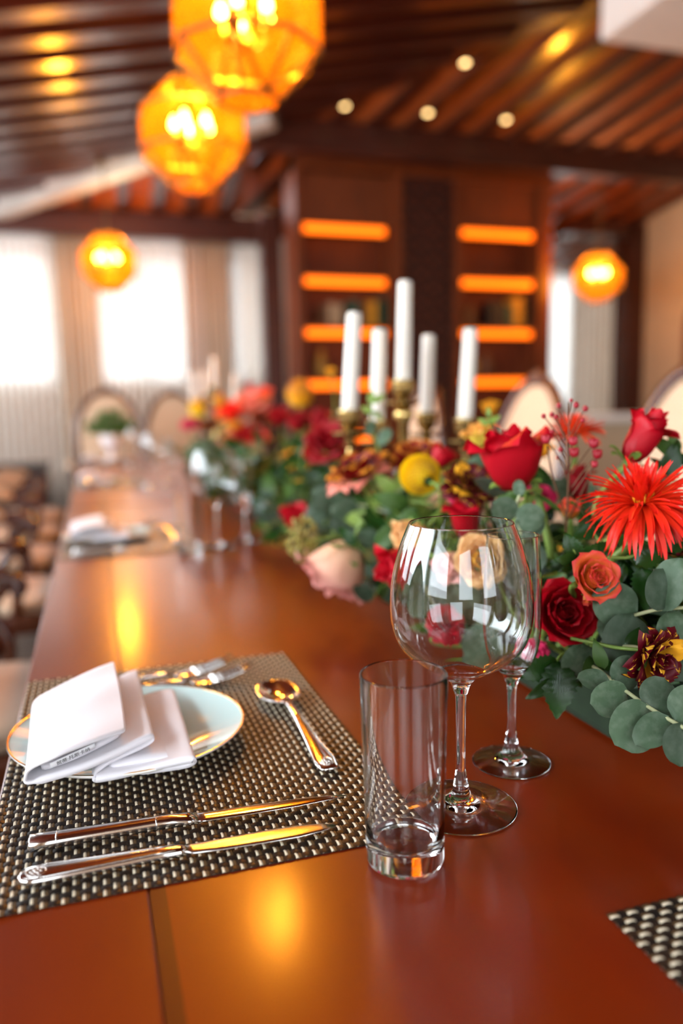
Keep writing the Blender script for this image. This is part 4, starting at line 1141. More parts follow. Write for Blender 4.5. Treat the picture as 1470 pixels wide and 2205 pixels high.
for kd, layers in KINDS.items():
    for li, (cnt, args) in enumerate(layers):
        a = dict(args); a['seed'] = li + 3
        PM[kd, li] = petal(**a).mesh('petal')
sep_me = petal(.42, .075, .05, 60, 40, 60, 30, nu=4, nv=6, seed=2, point=0).mesh('sepal', ('sepal',))
hip_mb = MB(); hip_mb.lathe([(.03, -.16), (.06, -.10), (.085, -.04), (.07, .01), (.001, .02)], 12); hip_me = hip_mb.mesh('calyx', ('sepal',))
GA = 2.39996
def stem_curve(base_w, axis_w, foot, bend=.4):
    L = (Vector(foot) - base_w).length
    return catmull([base_w, base_w - axis_w * L * .3, Vector(foot).lerp(base_w, .35) - axis_w * L * .12, Vector(foot)], 6)
def add_stem(root, base_w, axis_w, foot, r, m='stem_green', name='stem'):
    mw = root.matrix_world.inverted() if False else mw_of[root.name].inverted()
    pts = [mw @ p for p in stem_curve(base_w, axis_w, foot)]
    sc = mw_of[root.name].to_scale().x
    mb = MB(); mb.tube(pts, r / sc, 7); return mb.build(name, m, root, True)
mw_of = {}
def bloom(name, label, cat, kind, m, center, size, axis, foot=None, spin=0.0, group=None, joined=False, mats=None, squash=1.0, stem_m='stem_green', stem_r=.0026, sepals=True, seed=0, accent=None):
    """center: middle of the flower head; axis: where the flower faces; size: width in metres"""
    axis = Vector(axis).normalized(); H = {'hybrid': .46, 'bud': .46, 'open': .22, 'spray': .30, 'garden': .26, 'cup': .40, 'carnation': .26, 'streaked': .25}[kind]
    base = Vector(center) - axis * size * H * squash
    mw = frame_mw(base, axis, spin, size) @ Matrix.Diagonal((1, 1, squash, 1))
    root = thing(name, label, cat, mw=mw, group=group); mw_of[root.name] = mw
    rnd = random.Random(seed + 11); ang = rnd.random() * 6
    jm = MB()
    for li, (cnt, args) in enumerate(KINDS[kind]):
        mm = m if mats is None else mats[min(li, len(mats) - 1)]
        for c in range(cnt):
            a = ang + 2 * math.pi * c / cnt + rnd.uniform(-.16, .16) + li * .7
            R_ = Matrix.Rotation(a, 4, 'Z') @ Matrix.Rotation(rnd.uniform(-.05, .07), 4, 'Y') @ Matrix.Scale(rnd.uniform(.95, 1.05), 4)
            if joined:
                me = PM[kd_key(kind, li)]; uvl = me.uv_layers[0].data
                uvs = [(0, 0)] * len(me.vertices)
                for lp in me.loops: uvs[lp.vertex_index] = tuple(uvl[lp.index].uv)
                jm.add([R_ @ v.co for v in me.vertices], [tuple(p.vertices) for p in me.polygons], uvs)
            else:
                o = link('petal', PM[kind, li], root, accent if accent and 0 < li < 4 and rnd.random() < .24 else mm); o.matrix_local = R_
    if joined: jm.build('flower_head', m, root, True)
    if sepals and not joined:
        link('calyx', hip_me, root)
        for c in range(5):
            o = link('sepal', sep_me, root); o.matrix_local = Matrix.Rotation(2 * math.pi * c / 5 + .3, 4, 'Z') @ Matrix.Rotation(rnd.uniform(.1, .6), 4, 'Y')
    if foot is not None: add_stem(root, base - axis * .002, axis, foot, stem_r, stem_m)
    return root
def kd_key(k, li): return (k, li)

# ---- leaves
def leaf_mesh(L, Wd, shape='oval', fold=.15, droop=.15, nu=4, nv=8, serr=0.0, m='leaf_mid'):
    P, UV = [], []
    for j in range(nv + 1):
        v = j / nv
        if shape == 'round': w = math.sqrt(max(0, 1 - (2 * v - 1) ** 2)) * (1 - .12 * (v - .5))
        elif shape == 'long': w = math.sin(math.pi * v ** .85) ** .9
        else: w = math.sin(math.pi * v ** .72) ** .8 * (1.0 if v < .7 else 1 - (v - .7) * .6)
        w = max(w, .03) * Wd / 2
        if serr and 0 < j < nv: w *= 1 + serr * (1 if j % 2 else -1)
        row, ur = [], []
        for i in range(nu + 1):
            u = i / nu * 2 - 1
            row.append((u * w, L * v, fold * abs(u) * w - droop * L * v * v + .06 * L * math.sin(3 * v + 2 * u) * abs(u)))
            ur.append((u * .5 + .5, v))
        P.append(row); UV.append(ur)
    return MB().grid(P, UV).mesh('leaf', (m,))
LEAF = {'euc': leaf_mesh(1, 1.02, 'round', .12, .10, 6, 12, m='leaf_euc'), 'euc_flat': leaf_mesh(1, .92, 'round', .05, -.06, 6, 12, m='leaf_euc'), 'euc_oval': leaf_mesh(1, .74, 'round', .12, .12, 6, 10, m='leaf_euc'),
        'rose': leaf_mesh(1, .62, 'oval', .30, .22, 4, 18, .10, m='leaf_dark'), 'dark': leaf_mesh(1, .48, 'oval', .28, .25, 4, 10, m='leaf_dark'),
        'mid': leaf_mesh(1, .46, 'oval', .25, .25, 4, 9, m='leaf_mid'), 'long': leaf_mesh(1, .20, 'long', .2, .3, 4, 10, m='leaf_mid'), 'lime': leaf_mesh(1, .5, 'oval', .2, .2, 4, 9, m='leaf_lime')}
def img_dir(deg, toward=0.0):
    """direction that runs at this angle in the picture plane (0 = right, 90 = up), tipped towards the viewer"""
    a = math.radians(deg); return (VR * math.cos(a) + VU * math.sin(a) + VB * toward).normalized()
def leaf_mw(base, tip_dir, normal, size):
    y = Vector(tip_dir).normalized(); z = Vector(normal); z = (z - y * z.dot(y)).normalized(); x = y.cross(z)
    return Matrix(((x.x, y.x, z.x, base[0]), (x.y, y.y, z.y, base[1]), (x.z, y.z, z.z, base[2]), (0, 0, 0, 1))) @ Matrix.Scale(size, 4)
def branch(name, label, cat, path, leaves, stem_r=.0016, stem_m='stem_grey', group=None):
    """path: world points of the stem; leaves: (kind, matrix)"""
    o0 = Vector(path[-1]); root = thing(name, label, cat, o0, group)
    mb = MB(); mb.tube(catmull([Vector(p) - o0 for p in path], 6), stem_r, 6); mb.build('stem', stem_m, root, True)
    for kd, mw in leaves:
        o = link('leaf', LEAF[kd], root); o.matrix_local = Matrix.Translation(-o0) @ mw
    return root
def px_leaves(lst, depth=None):
    """(kind, base px, base py, depth, angle, length px, tilt towards viewer, roll)"""
    out = []
    for kd, px, py, d, ang, ln, tw, roll in lst:
        t = img_dir(ang, tw); nrm = (VB + img_dir(ang + 90) * roll - t * tw + Vector((0, 0, .25))).normalized()
        out.append((kd, leaf_mw(PD(px, py, d), t, nrm, ln * d / FPX)))
    return out

UP = Vector((0, 0, 1))
SOFT = Vector((.47, 0, ZT + .035))
def foot_for(p, y=None): return Vector((.47 + (.03 if p.x > .47 else -.02), (p.y if y is None else y) + (.03 if p.y < .6 else 0), ZT + .045))
# floral foam that carries the near and the far arrangement
mat('foam_dark', (0.012, 0.028, 0.010), 0.95, var=.3, scale=50)
for y0, y1, lb in ((.56, 1.62, 'long low block of dark green floral foam under the near flowers'), (1.66, 3.95, 'low dark green floral foam under the far flowers')):
    mb = MB(); mb.box(-.06, .06, 0, y1 - y0, 0, .05)
    o = tag(mb.build('floral_foam', 'foam_dark', None, bevel=.01), lb, 'floral foam', 'floral foam blocks'); o.location = (.49, y0, ZT + .0005)

def fl(px, py, d): return PD(px, py, d)
# ---- hero blooms of the near arrangement
def B(name, label, kind, m, px, py, d, wpx, ang, tow, **k):
    c = fl(px, py, d); ax = img_dir(ang, tow)
    ft = k.pop('foot', foot_for(c)); ct = k.pop('cat', 'flower')
    return bloom(name, label, ct, kind, m, c, wpx * d / FPX, ax, ft, seed=int(px), **k)
B('rose', 'large upright red rose left of the red berry twig', 'hybrid', 'rose_red', 1100, 984, .80, 138, 96, .12, squash=1.14, spin=.4, stem_r=.0030)
B('rose', 'red rose bud at the right edge leaning to the upper right', 'bud', 'rose_red', 1384, 942, .76, 128, 60, .1, spin=1.4, foot=Vector((.50, .58, ZT + .05)))
B('rose', 'red rose seen behind the rim of the large wine glass', 'bud', 'rose_red', 1003, 1112, .92, 118, 100, .35, spin=2.0)
B('rose', 'red rose pointing to the lower left beside the wine glass bowl', 'bud', 'rose_red', 862, 1212, .90, 118, 205, .30, spin=.3)
B('rose', 'open dark red rose facing the camera below the orange spray rose', 'spray', 'rose_dark', 1214, 1322, .70, 136, 60, 2.6, spin=1.0, mats=['rose_dark', 'rose_dark', 'rose_dark', 'rose_red'])
B('carnation', 'ruffled red bloom low behind the large wine glass', 'carnation', 'carnation_red', 962, 1338, .80, 84, 70, 1.3)
B('carnation', 'small crimson pink bloom between the narrow glass and the leaves', 'carnation', 'carnation_pink', 1150, 1405, .74, 52, 200, 1.2)
B('rose', 'small red rose low in the blurred foliage left of the filler buds', 'cup', 'rose_red', 634, 1115, 1.42, 58, 100, .5)
B('spray_rose', 'small orange spray rose facing the camera above the dark red rose', 'spray', 'rose_orange', 1281, 1244, .655, 108, 55, 2.4, foot=PD(1275, 1330, .74), spin=.5, mats=['rose_orange'])
B('rose_bud', 'little orange and yellow bud under the orange spray rose', 'bud', 'rose_orange', 1263, 1290, .66, 28, 265, .5, foot=PD(1275, 1262, .68), stem_r=.0012)
B('garden_rose', 'peach garden rose with yellow heart seen through the wine glass', 'garden', 'rose_peach', 1038, 1206, .80, 100, 150, 4.0, mats=['rose_heart', 'rose_heart', 'rose_peach'])
B('garden_rose', 'peach rose at the upper left of the wine glass bowl', 'cup', 'rose_peach', 882, 1150, .92, 76, 205, .4)
B('garden_rose', 'pale pink rose seen low through the wine glass', 'cup', 'rose_pink', 968, 1215, .84, 72, 215, .6)
B('garden_rose', 'large drooping pink and peach rose lying towards the table', 'hybrid', 'rose_pink', 728, 1222, 1.06, 134, 238, -.25, squash=.92)
B('rose', 'yellow rose beside the leftmost petals of the large red rose', 'cup', 'rose_yellow', 1030, 940, .98, 60, 120, .3)
B('carnation', 'maroon bloom streaked with yellow at the right edge above the eucalyptus', 'streaked', 'carnation_streaked', 1424, 1424, .610, 116, 330, 1.7, spin=.8, accent='rose_heart', foot=PD(1300, 1395, .66), stem_r=.0022, stem_m='stem_grey')
B('carnation', 'dark maroon and gold bloom left of the large red rose', 'streaked', 'carnation_streaked', 1012, 1035, .90, 96, 80, 1.0, accent='rose_heart')
B('carnation', 'maroon and gold cup shaped bloom facing left below the candles', 'streaked', 'carnation_gold', 765, 1005, 1.08, 112, 115, .3, mats=['carnation_gold', 'carnation_streaked', 'carnation_gold', 'carnation_gold', 'rose_salmon'])
B('carnation', 'maroon and gold bloom behind the yellow pompon', 'streaked', 'carnation_gold', 895, 972, 1.10, 92, 100, .6)
B('rose', 'red bloom half hidden behind the yellow pompon', 'cup', 'rose_red', 950, 985, 1.06, 56, 60, .2)
B('carnation', 'crimson bloom below the maroon and gold bloom left of the large rose', 'carnation', 'carnation_pink', 978, 1060, .93, 60, 200, .8)
B('carnation', 'crimson bloom behind the stem of the large red rose', 'carnation', 'carnation_pink', 1168, 1062, .86, 62, 80, 1.0)
B('rose', 'red rose in shade behind the red berry twig', 'bud', 'rose_dark', 1245, 1040, .90, 76, 95, .1)
B('rose', 'small orange red bloom under the red berry twig', 'cup', 'rose_orange', 1228, 1098, .80, 44, 100, .6)
B('carnation', 'dark red streaked bloom under the spidery red flower', 'streaked', 'carnation_streaked', 1355, 1165, .76, 66, 60, 1.2)
B('carnation', 'dark red streaked bloom low at the right edge behind the leaves', 'streaked', 'carnation_streaked', 1455, 1180, .74, 60, 90, 1.2)
B('rose', 'orange yellow bloom peeping out right of the large red rose', 'cup', 'rose_yellow', 1165, 968, .90, 44, 70, .3, mats=['rose_heart'])
B('rose', 'dark red open rose in the blurred middle of the arrangement', 'open', 'rose_dark', 708, 952, 1.62, 92, 110, 1.2)
B('rose', 'dark red rose just behind the leftmost candle foot', 'cup', 'rose_dark', 690, 905, 1.95, 50, 80, .3)
B('rose', 'dark red rose in the blurred middle, left of the candles', 'cup', 'rose_dark', 640, 910, 2.0, 50, 90, .4)

# ---- spidery red flowers
def spider(label, px, py, d, wpx, ang, tow, m, n_layers, seed, foot):
    c = PD(px, py, d); size = wpx * d / FPX; ax = img_dir(ang, tow)
    base = c - ax * size * .10
    mw = frame_mw(base, ax, 0, size); root = thing('spider_flower', label, 'flower', mw=mw, group='spidery red chrysanthemums'); mw_of[root.name] = mw
    rnd = random.Random(seed)
    lay = [(14, dict(L=.26, fb=6, fm=10, ft=4)), (24, dict(L=.36, fb=16, fm=24, ft=18)), (32, dict(L=.44, fb=34, fm=44, ft=40)), (42, dict(L=.50, fb=54, fm=66, ft=84)), (48, dict(L=.55, fb=70, fm=88, ft=116)), (50, dict(L=.58, fb=84, fm=108, ft=146)), (40, dict(L=.52, fb=98, fm=126, ft=160))][:n_layers]
    for li, (cnt, a) in enumerate(lay):
        mes = []
        for v_ in range(2):
            P, UV = [], []; rho, z = .02 + .008 * li, 0; nv = 9
            for j in range(nv + 1):
                v = j / nv; ph = math.radians(a['fb'] + (a['ft'] - a['fb']) * v + (14 if v_ else -6) * math.sin(v * 3)); 
                if j: rho += math.sin(ph) * a['L'] / nv; z += math.cos(ph) * a['L'] / nv
                w = .026 * (1 - .55 * abs(v - .35)) * (1 if v < .85 else max(.12, (1 - v) / .15))
                sway = .03 * math.sin(v * 2.5) * (1 if v_ else -1)
                P.append([(rho, sway - w, z + .010 * math.cos(ph)), (rho - .006 * math.cos(ph), sway, z - .006), (rho, sway + w, z + .010)])
                UV.append([(0, v), (.5, v), (1, v)])
            mes.append(MB().grid(P, UV).mesh('petal', (m,)))
        for i in range(cnt):
            o = link('petal', mes[rnd.randrange(2)], root)
            o.matrix_local = Matrix.Rotation(2 * math.pi * i / cnt + rnd.uniform(-.13, .13) + li, 4, 'Z') @ Matrix.Rotation(rnd.uniform(-.16, .16), 4, 'Y') @ Matrix.Scale(rnd.uniform(.82, 1.1), 4)
    mb = MB()
    for i in range(40):
        r = .085 * math.sqrt(i / 40); mb.tube([(r * math.cos(i * GA), r * math.sin(i * GA), 0), (1.25 * r * math.cos(i * GA), 1.25 * r * math.sin(i * GA), .10 + .03 * rnd.random())], .008, 4)
    mb.build('center', 'rose_heart', root, True)
    mb = MB(); mb.lathe([(.02, -.10), (.075, -.05), (.09, 0), (.001, .02)], 12); mb.build('calyx', 'sepal', root, True)
    add_stem(root, base, ax, foot, .0040)
spider('large spidery red flower at the right edge on a thick green stem', 1382, 1062, .672, 226, 100, .42, 'spider_red', 7, 4, PD(1262, 1250, .72))
spider('smaller spidery orange red flower behind the red berry twig', 1236, 922, .90, 118, 92, .15, 'spider_orange', 5, 9, PD(1240, 1100, .92))

# ---- yellow pompons
def pompon(label, px, py, d, wpx, ang, tow, m, foot, seed=1):
    c = PD(px, py, d); r = wpx * d / FPX / 2; ax = img_dir(ang, tow); mw = frame_mw(c, ax, 0, r)
    root = thing('pompon_flower', label, 'flower', mw=mw, group='yellow pompon chrysanthemums'); mw_of[root.name] = mw
    mb = MB(); N = 420
    for i in range(N):
        t = 1 - 1.90 * (i + .5) / N; a = i * GA; s = math.sqrt(max(0, 1 - t * t)); n = Vector((s * math.cos(a), s * math.sin(a), t))
        tx = n.cross(UP if abs(n.z) < .95 else Vector((1, 0, 0))).normalized(); ty = n.cross(tx)
        b = n * .72; e = n * 1.0; w = .075
        mb.add([b - tx * w * .6, b + tx * w * .6, n * .93 + tx * w - ty * .03, e + tx * w * .45 + ty * .045, e - tx * w * .45 + ty * .045, n * .93 - tx * w - ty * .03],
               [(0, 1, 2, 5), (5, 2, 3, 4)], [(.3, 0), (.7, 0), (1, .7), (.7, 1), (.3, 1), (0, .7)])
    mb.ball((0, 0, 0), .82, 12, 8)
    stuff(mb.build('florets', m, root, True))
    mb = MB(); mb.lathe([(.001, -1.0), (.10, -.98), (.22, -.90), (.26, -.80), (.16, -.70), (.001, -.68)], 12); mb.build('calyx', 'leaf_dark', root, True)
    add_stem(root, c - ax * r * .92, ax, foot, .0024)
pompon('yellow pompon flower seen from behind with its stem in the near arrangement', 904, 1022, .98, 90, 135, -1.35, 'pompon_yellow', PD(945, 1160, 1.0))
pompon('blurred amber yellow pompon left of the candles in front of the bookcase', 645, 846, 2.05, 62, 90, .3, 'pompon_amber', Vector((.50, 2.0, ZT + .05)))
pompon('small yellow pompon at the left end of the far flowers', 425, 880, 3.3, 38, 110, .6, 'pompon_yellow', Vector((.47, 3.1, ZT + .05)))
pompon('small dull yellow pompon above the pink far bloom', 474, 862, 3.5, 30, 90, .3, 'pompon_amber', Vector((.5, 3.3, ZT + .05)))

# ---- red berry twig
bt = thing('berry_twig', 'twig with small dark red wax buds in front of the orange spidery flower', 'twig', PD(1215, 1180, .80))
o0 = PD(1215, 1180, .80)
def tw(pts, r): return [PD(*p) - o0 for p in pts], r
mb = MB(); mb.tube(catmull([PD(1215, 1180, .80) - o0, PD(1222, 1080, .77) - o0, PD(1225, 980, .755) - o0, PD(1223, 866, .75) - o0], 6), [.0015 - .0009 * i / 18 for i in range(19)], 6); mb.build('stem', 'stem_brown', bt, True)
rnd = random.Random(8)
buds = [(1170, 896, 6.5), (1187, 893, 6.5), (1196, 898, 6), (1203, 873, 7), (1229, 862, 5), (1240, 872, 8), (1260, 880, 8), (1234, 950, 12), (1278, 955, 13), (1236, 974, 13), (1286, 978, 13), (1175, 946, 12), (1206, 968, 6), (1200, 985, 5), (1280, 1000, 9), (1188, 930, 6), (1254, 905, 6)]
for (bxp, byp, br) in buds:
    d = .752 + rnd.uniform(-.012, .012); p = PD(bxp, byp, d) - o0; q = PD(1223 + (bxp - 1223) * .12, byp + 34 + abs(bxp - 1223) * .6, .757) - o0
    mb = MB(); mb.tube(catmull([q, q.lerp(p, .6) + Vector((0, 0, .001)), p], 4), .0006, 5); tg = mb.build('twig', 'stem_brown', bt, True)
    mb = MB(); r = .8 * br * d / FPX
    mb.ball(p, r, 10, 8, 1.1)
    if br > 8:
        for k in range(5):
            a = 2 * math.pi * k / 5; mb.ball(p + Vector((r * .7 * math.cos(a), r * .7 * math.sin(a), r * .55)), r * .45, 6, 5)
    mb.build('bud', 'bud_red', tg, True)
for pts in ([(1222, 1120, .79), (1190, 1030, .765), (1178, 960, .76)], [(1222, 1120, .79), (1262, 1040, .765), (1284, 985, .755)]):
    mb = MB(); mb.tube(catmull([PD(*p) - o0 for p in pts], 5), .0009, 5); mb.build('side_stem', 'stem_brown', bt, True)

# ---- filler with yellow green buds lying at the left of the drooping rose
o0 = PD(760, 1150, 1.12); fb_ = thing('filler_sprig', 'yellow green filler sprig with tiny buds hanging left over the table', 'twig', o0)
mb = MB(); mb.tube(catmull([o0 - o0, PD(700, 1160, 1.1) - o0, PD(655, 1168, 1.1) - o0, PD(638, 1190, 1.1) - o0], 5), .0022, 6); mb.build('stem', 'stem_green', fb_, True)
fm_ = MB(); rnd = random.Random(4)
for i in range(130):
    a = rnd.random() * 6.28; e = rnd.random() ** .5; px_, py_ = 645 + 34 * e * math.cos(a) + 6, 1160 + 50 * e * math.sin(a)
    p = PD(px_, py_, 1.1 + rnd.uniform(-.025, .025)) - o0; fm_.ball(p, rnd.uniform(.0020, .0036), 6, 4)
    if i % 3 == 0: fm_.tube([p, PD(652, 1172, 1.1) - o0], .0005, 4)
stuff(fm_.build('buds', 'filler_bud', fb_, True))

# ---- eucalyptus branches placed after the photo
def E_(label, path, lv, **k): return branch('eucalyptus_branch', label, 'branch', [PD(*p) for p in path], px_leaves(lv), group='round leaved eucalyptus branches', **k)
E_('eucalyptus branch with large round leaves lying over the table at the lower right', [(1480, 1572, .555), (1400, 1525, .58), (1330, 1475, .605), (1285, 1440, .64), (1240, 1420, .70)],
   [('euc', 1352, 1490, .598, 200, 84, .1, .4), ('euc', 1398, 1522, .583, 225, 112, .3, .2), ('euc_oval', 1440, 1545, .568, 212, 96, .25, -.7), ('euc', 1470, 1555, .560, 262, 92, .35, .1), ('euc', 1452, 1552, .566, 40, 96, .0, .3),
    ('euc', 1322, 1472, .61, 40, 74, -.2, -.3), ('euc_oval', 1310, 1468, .612, 170, 70, .2, -.5), ('euc', 1404, 1530, .58, 60, 80, -.3, .2)])
E_('eucalyptus branch with big dull round leaves beside the open red rose', [(1490, 1308, .62), (1420, 1312, .635), (1365, 1325, .65), (1310, 1340, .70)],
   [('euc_flat', 1365, 1322, .648, 250, 120, .15, .15), ('euc_flat', 1370, 1318, .652, 160, 104, .0, .2), ('euc', 1440, 1312, .632, 110, 92, .1, -.2), ('euc', 1436, 1316, .632, 285, 100, .2, .3), ('euc', 1400, 1322, .66, 60, 84, -.1, .4), ('euc_oval', 1424, 1316, .634, 80, 120, .2, 1.4),
    ('euc', 1335, 1390, .655, 300, 70, .1, .5)])
E_('eucalyptus sprig with three round leaves between the glasses and the large red rose', [(1118, 1066, .765), (1110, 1105, .77), (1128, 1165, .775), (1150, 1260, .79), (1175, 1340, .82)],
   [('euc_flat', 1112, 1112, .768, 152, 62, .1, .3), ('euc', 1110, 1120, .766, 10, 62, .25, -.2), ('euc', 1122, 1158, .772, 60, 66, .1, .5), ('euc_flat', 1128, 1170, .775, 300, 66, .2, -.2), ('euc', 1138, 1215, .78, 240, 60, .2, .3), ('euc_oval', 1118, 1068, .765, 95, 36, .1, .3)])
E_('eucalyptus sprig with round leaves low behind the wine glass', [(905, 1250, .83), (930, 1300, .84), (980, 1360, .83), (1040, 1370, .81), (1100, 1330, .83)],
   [('euc_flat', 905, 1262, .82, 100, 54, .2, .2), ('euc', 902, 1275, .82, 250, 58, .2, .3), ('euc', 1000, 1362, .80, 330, 84, .3, -.2), ('euc_oval', 940, 1310, .84, 20, 60, .0, .4), ('euc', 980, 1300, .86, 40, 66, .0, .4)])
E_('blurred eucalyptus sprig below the cup shaped maroon bloom', [(690, 1075, 1.22), (740, 1085, 1.2), (790, 1090, 1.18), (850, 1110, 1.16)],
   [('euc_flat', 770, 1088, 1.18, 200, 62, .2, .2), ('euc', 720, 1082, 1.2, 160, 54, .2, .3), ('euc', 745, 1100, 1.19, 260, 58, .3, .1), ('euc_flat', 790, 1110, 1.17, 280, 64, .3, -.3), ('euc', 700, 1090, 1.21, 220, 50, .2, -.2), ('euc', 830, 1105, 1.16, 60, 54, .1, .2)])
E_('small light eucalyptus tip standing in front of the second candle', [(798, 852, 1.15), (800, 890, 1.16), (806, 940, 1.18), (830, 1010, 1.2)],
   [('lime', 800, 872, 1.15, 95, 34, .1, .3), ('lime', 800, 868, 1.15, 35, 34, .2, .2), ('lime', 802, 890, 1.15, 150, 30, .2, .3), ('euc_oval', 804, 905, 1.15, 250, 36, .1, .6), ('lime', 802, 884, 1.15, 320, 30, .1, .4), ('euc_oval', 815, 960, 1.18, 60, 44, .1, .6)], stem_m='stem_green')
E_('eucalyptus tip with pale small leaves left of the large red rose', [(1050, 890, .93), (1058, 930, .94), (1062, 990, .95), (1075, 1060, .96)],
   [('lime', 1052, 915, .93, 150, 28, .1, .3), ('lime', 1053, 912, .93, 40, 30, .1, .3), ('euc_oval', 1056, 925, .93, 330, 30, .1, .3), ('lime', 1052, 896, .93, 95, 22, .1, .3), ('euc', 1060, 1000, .95, 200, 60, .1, .3), ('euc', 1062, 1010, .95, 340, 46, .1, .3)], stem_m='stem_green')
# ---- glossy rose leaves
def Rl(label, path, lv, **k): return branch('rose_leaf_spray', label, 'leaves', [PD(*p) for p in path], px_leaves(lv), stem_m='stem_green', group='glossy dark rose leaves', **k)
Rl('glossy dark rose leaves directly left of the orange spray rose', [(1225, 1170, .68), (1238, 1190, .675), (1255, 1225, .69), (1262, 1290, .72)],
   [('rose', 1245, 1205, .675, 120, 66, .2, .3), ('rose', 1240, 1200, .675, 190, 48, .3, .5), ('rose', 1250, 1205, .68, 40, 52, .2, -.4), ('dark', 1240, 1210, .675, 215, 44, .4, .8), ('rose', 1262, 1195, .685, 20, 66, .1, -.6)])
Rl('glossy dark leaves hanging below the spidery red flower', [(1300, 1200, .69), (1355, 1200, .68), (1400, 1180, .67), (1440, 1150, .67)],
   [('rose', 1368, 1218, .665, 40, 84, .3, .3), ('rose', 1384, 1222, .66, 270, 92, .3, -.2), ('dark', 1400, 1200, .665, 350, 70, .2, .4), ('rose', 1420, 1240, .66, 300, 80, .3, .3), ('dark', 1345, 1215, .68, 240, 60, .2, -.4), ('rose', 1440, 1190, .67, 60, 70, .1, .2)])
Rl('dark rose leaves hanging down to the table beside the narrow wine glass', [(1230, 1400, .70), (1205, 1415, .69), (1195, 1440, .68), (1190, 1470, .67)],
   [('rose', 1198, 1425, .675, 200, 90, .3, .3), ('rose', 1205, 1425, .672, 262, 118, .35, -.2), ('rose', 1212, 1420, .68, 300, 70, .3, -.4), ('mid', 1225, 1410, .69, 330, 70, .2, .2), ('dark', 1190, 1462, .67, 220, 70, .3, .5), ('rose', 1165, 1440, .70, 170, 64, .2, .3)])
Rl('mid green rose leaves beside the stem of the streaked maroon bloom', [(1390, 1400, .62), (1330, 1395, .63), (1280, 1385, .65), (1230, 1375, .68)],
   [('mid', 1300, 1440, .63, 110, 66, .1, .3), ('mid', 1270, 1410, .65, 260, 60, .2, .3), ('dark', 1320, 1420, .645, 290, 66, .1, .4), ('dark', 1350, 1400, .64, 60, 60, -.1, .4), ('euc', 1255, 1385, .67, 260, 84, .0, .2), ('euc', 1300, 1380, .67, 40, 80, -.2, .2)])
Rl('mid green leaves under the stem of the yellow pompon', [(930, 1085, 1.0), (880, 1080, 1.02), (840, 1085, 1.04), (900, 1150, 1.05)],
   [('mid', 880, 1085, 1.02, 170, 84, .2, .3), ('mid', 900, 1095, 1.0, 220, 74, .2, -.3), ('mid', 930, 1095, .98, 300, 70, .2, .2), ('lime', 850, 1060, 1.05, 140, 60, .1, .3), ('mid', 950, 1105, .97, 340, 66, .2, -.2)])
Rl('light green leaves at the foot of the large red rose', [(1140, 1075, .80), (1165, 1055, .80), (1130, 1065, .79), (1150, 1130, .82)],
   [('long', 1150, 1062, .79, 190, 76, .1, .5), ('long', 1145, 1060, .79, 335, 70, .1, .3), ('lime', 1150, 1068, .80, 215, 40, .2, .2)])
# ---- thick green stems seen in the arrangement
for pts, r, lb in (([(1150, 1040, .81), (1170, 1120, .80), (1185, 1200, .80), (1178, 1300, .82)], .0042, 'thick green stem rising to the large red rose'),
                   ([(790, 1030, 1.1), (830, 1075, 1.1), (880, 1120, 1.1), (940, 1170, 1.1)], .004, 'pale green stem below the maroon and gold cup bloom'),
                   ([(1345, 1120, .69), (1300, 1180, .69), (1255, 1240, .70), (1230, 1300, .72)], .0044, 'thick pale stem under the spidery red flower')):
    o0 = PD(*pts[-1]); mb = MB(); mb.tube(catmull([PD(*p) - o0 for p in pts], 6), r, 8); o = tag(mb.build('cut_stem', 'stem_green', None, True), lb, 'stem', 'bare green stems'); o.location = o0

# ---- filling foliage: leafy sprigs stuck into the foam, shared meshes
rnd = random.Random(21)
def zone_of(p, d):
    side = ' at the front' if d[0] < -.25 else (' at the back' if d[0] > .45 else ' in mid row')
    zones = ((.62, 'below the spidery red flower'), (.75, 'behind the open dark red rose'), (.9, 'behind the wine glasses'), (1.05, 'below the yellow pompon'), (1.2, 'in front of the near candelabrum'), (1.4, 'round the near candelabrum'), (1.66, 'left of the near candelabrum'),
             (2.0, 'in the gap between the flower groups'), (2.5, 'right of the second wine glass'), (3.1, 'below the salmon far bloom'), (3.6, 'before the far candelabrum'), (9, 'behind the far candelabrum'))
    return ' ' + [t for y, t in zones if p.y < y][0] + side
def sprig(name, label, group, foot, d, L, kinds, n, ls, stem_m='stem_green'):
    d = Vector(d).normalized(); side = d.cross(UP); side = side.normalized() if side.length > .05 else Vector((1, 0, 0))
    path = [foot + d * L * t + Vector((0, 0, -.18 * L * t * t)) for t in (1, .66, .33, 0)]
    lv = []
    for i in range(n):
        t = .28 + .72 * (i + .5) / n; b = foot + d * L * t + Vector((0, 0, -.18 * L * t * t)); s = 1 if i % 2 else -1
        td = (d * .6 + side * s * rnd.uniform(.5, 1.1) + Vector((rnd.uniform(-.3, .3), rnd.uniform(-.3, .3), rnd.uniform(-.2, .5)))).normalized()
        nr = (UP * .7 + Vector((-.5, -.5, 0)) * rnd.random() + Vector((rnd.uniform(-.5, .5), rnd.uniform(-.5, .5), 0)))
        lv.append((rnd.choice(kinds), leaf_mw(b, td, nr, ls * rnd.uniform(.75, 1.2))))
    return branch(name, label + zone_of(foot, d), 'leaves', path, lv, .0012, stem_m, group)
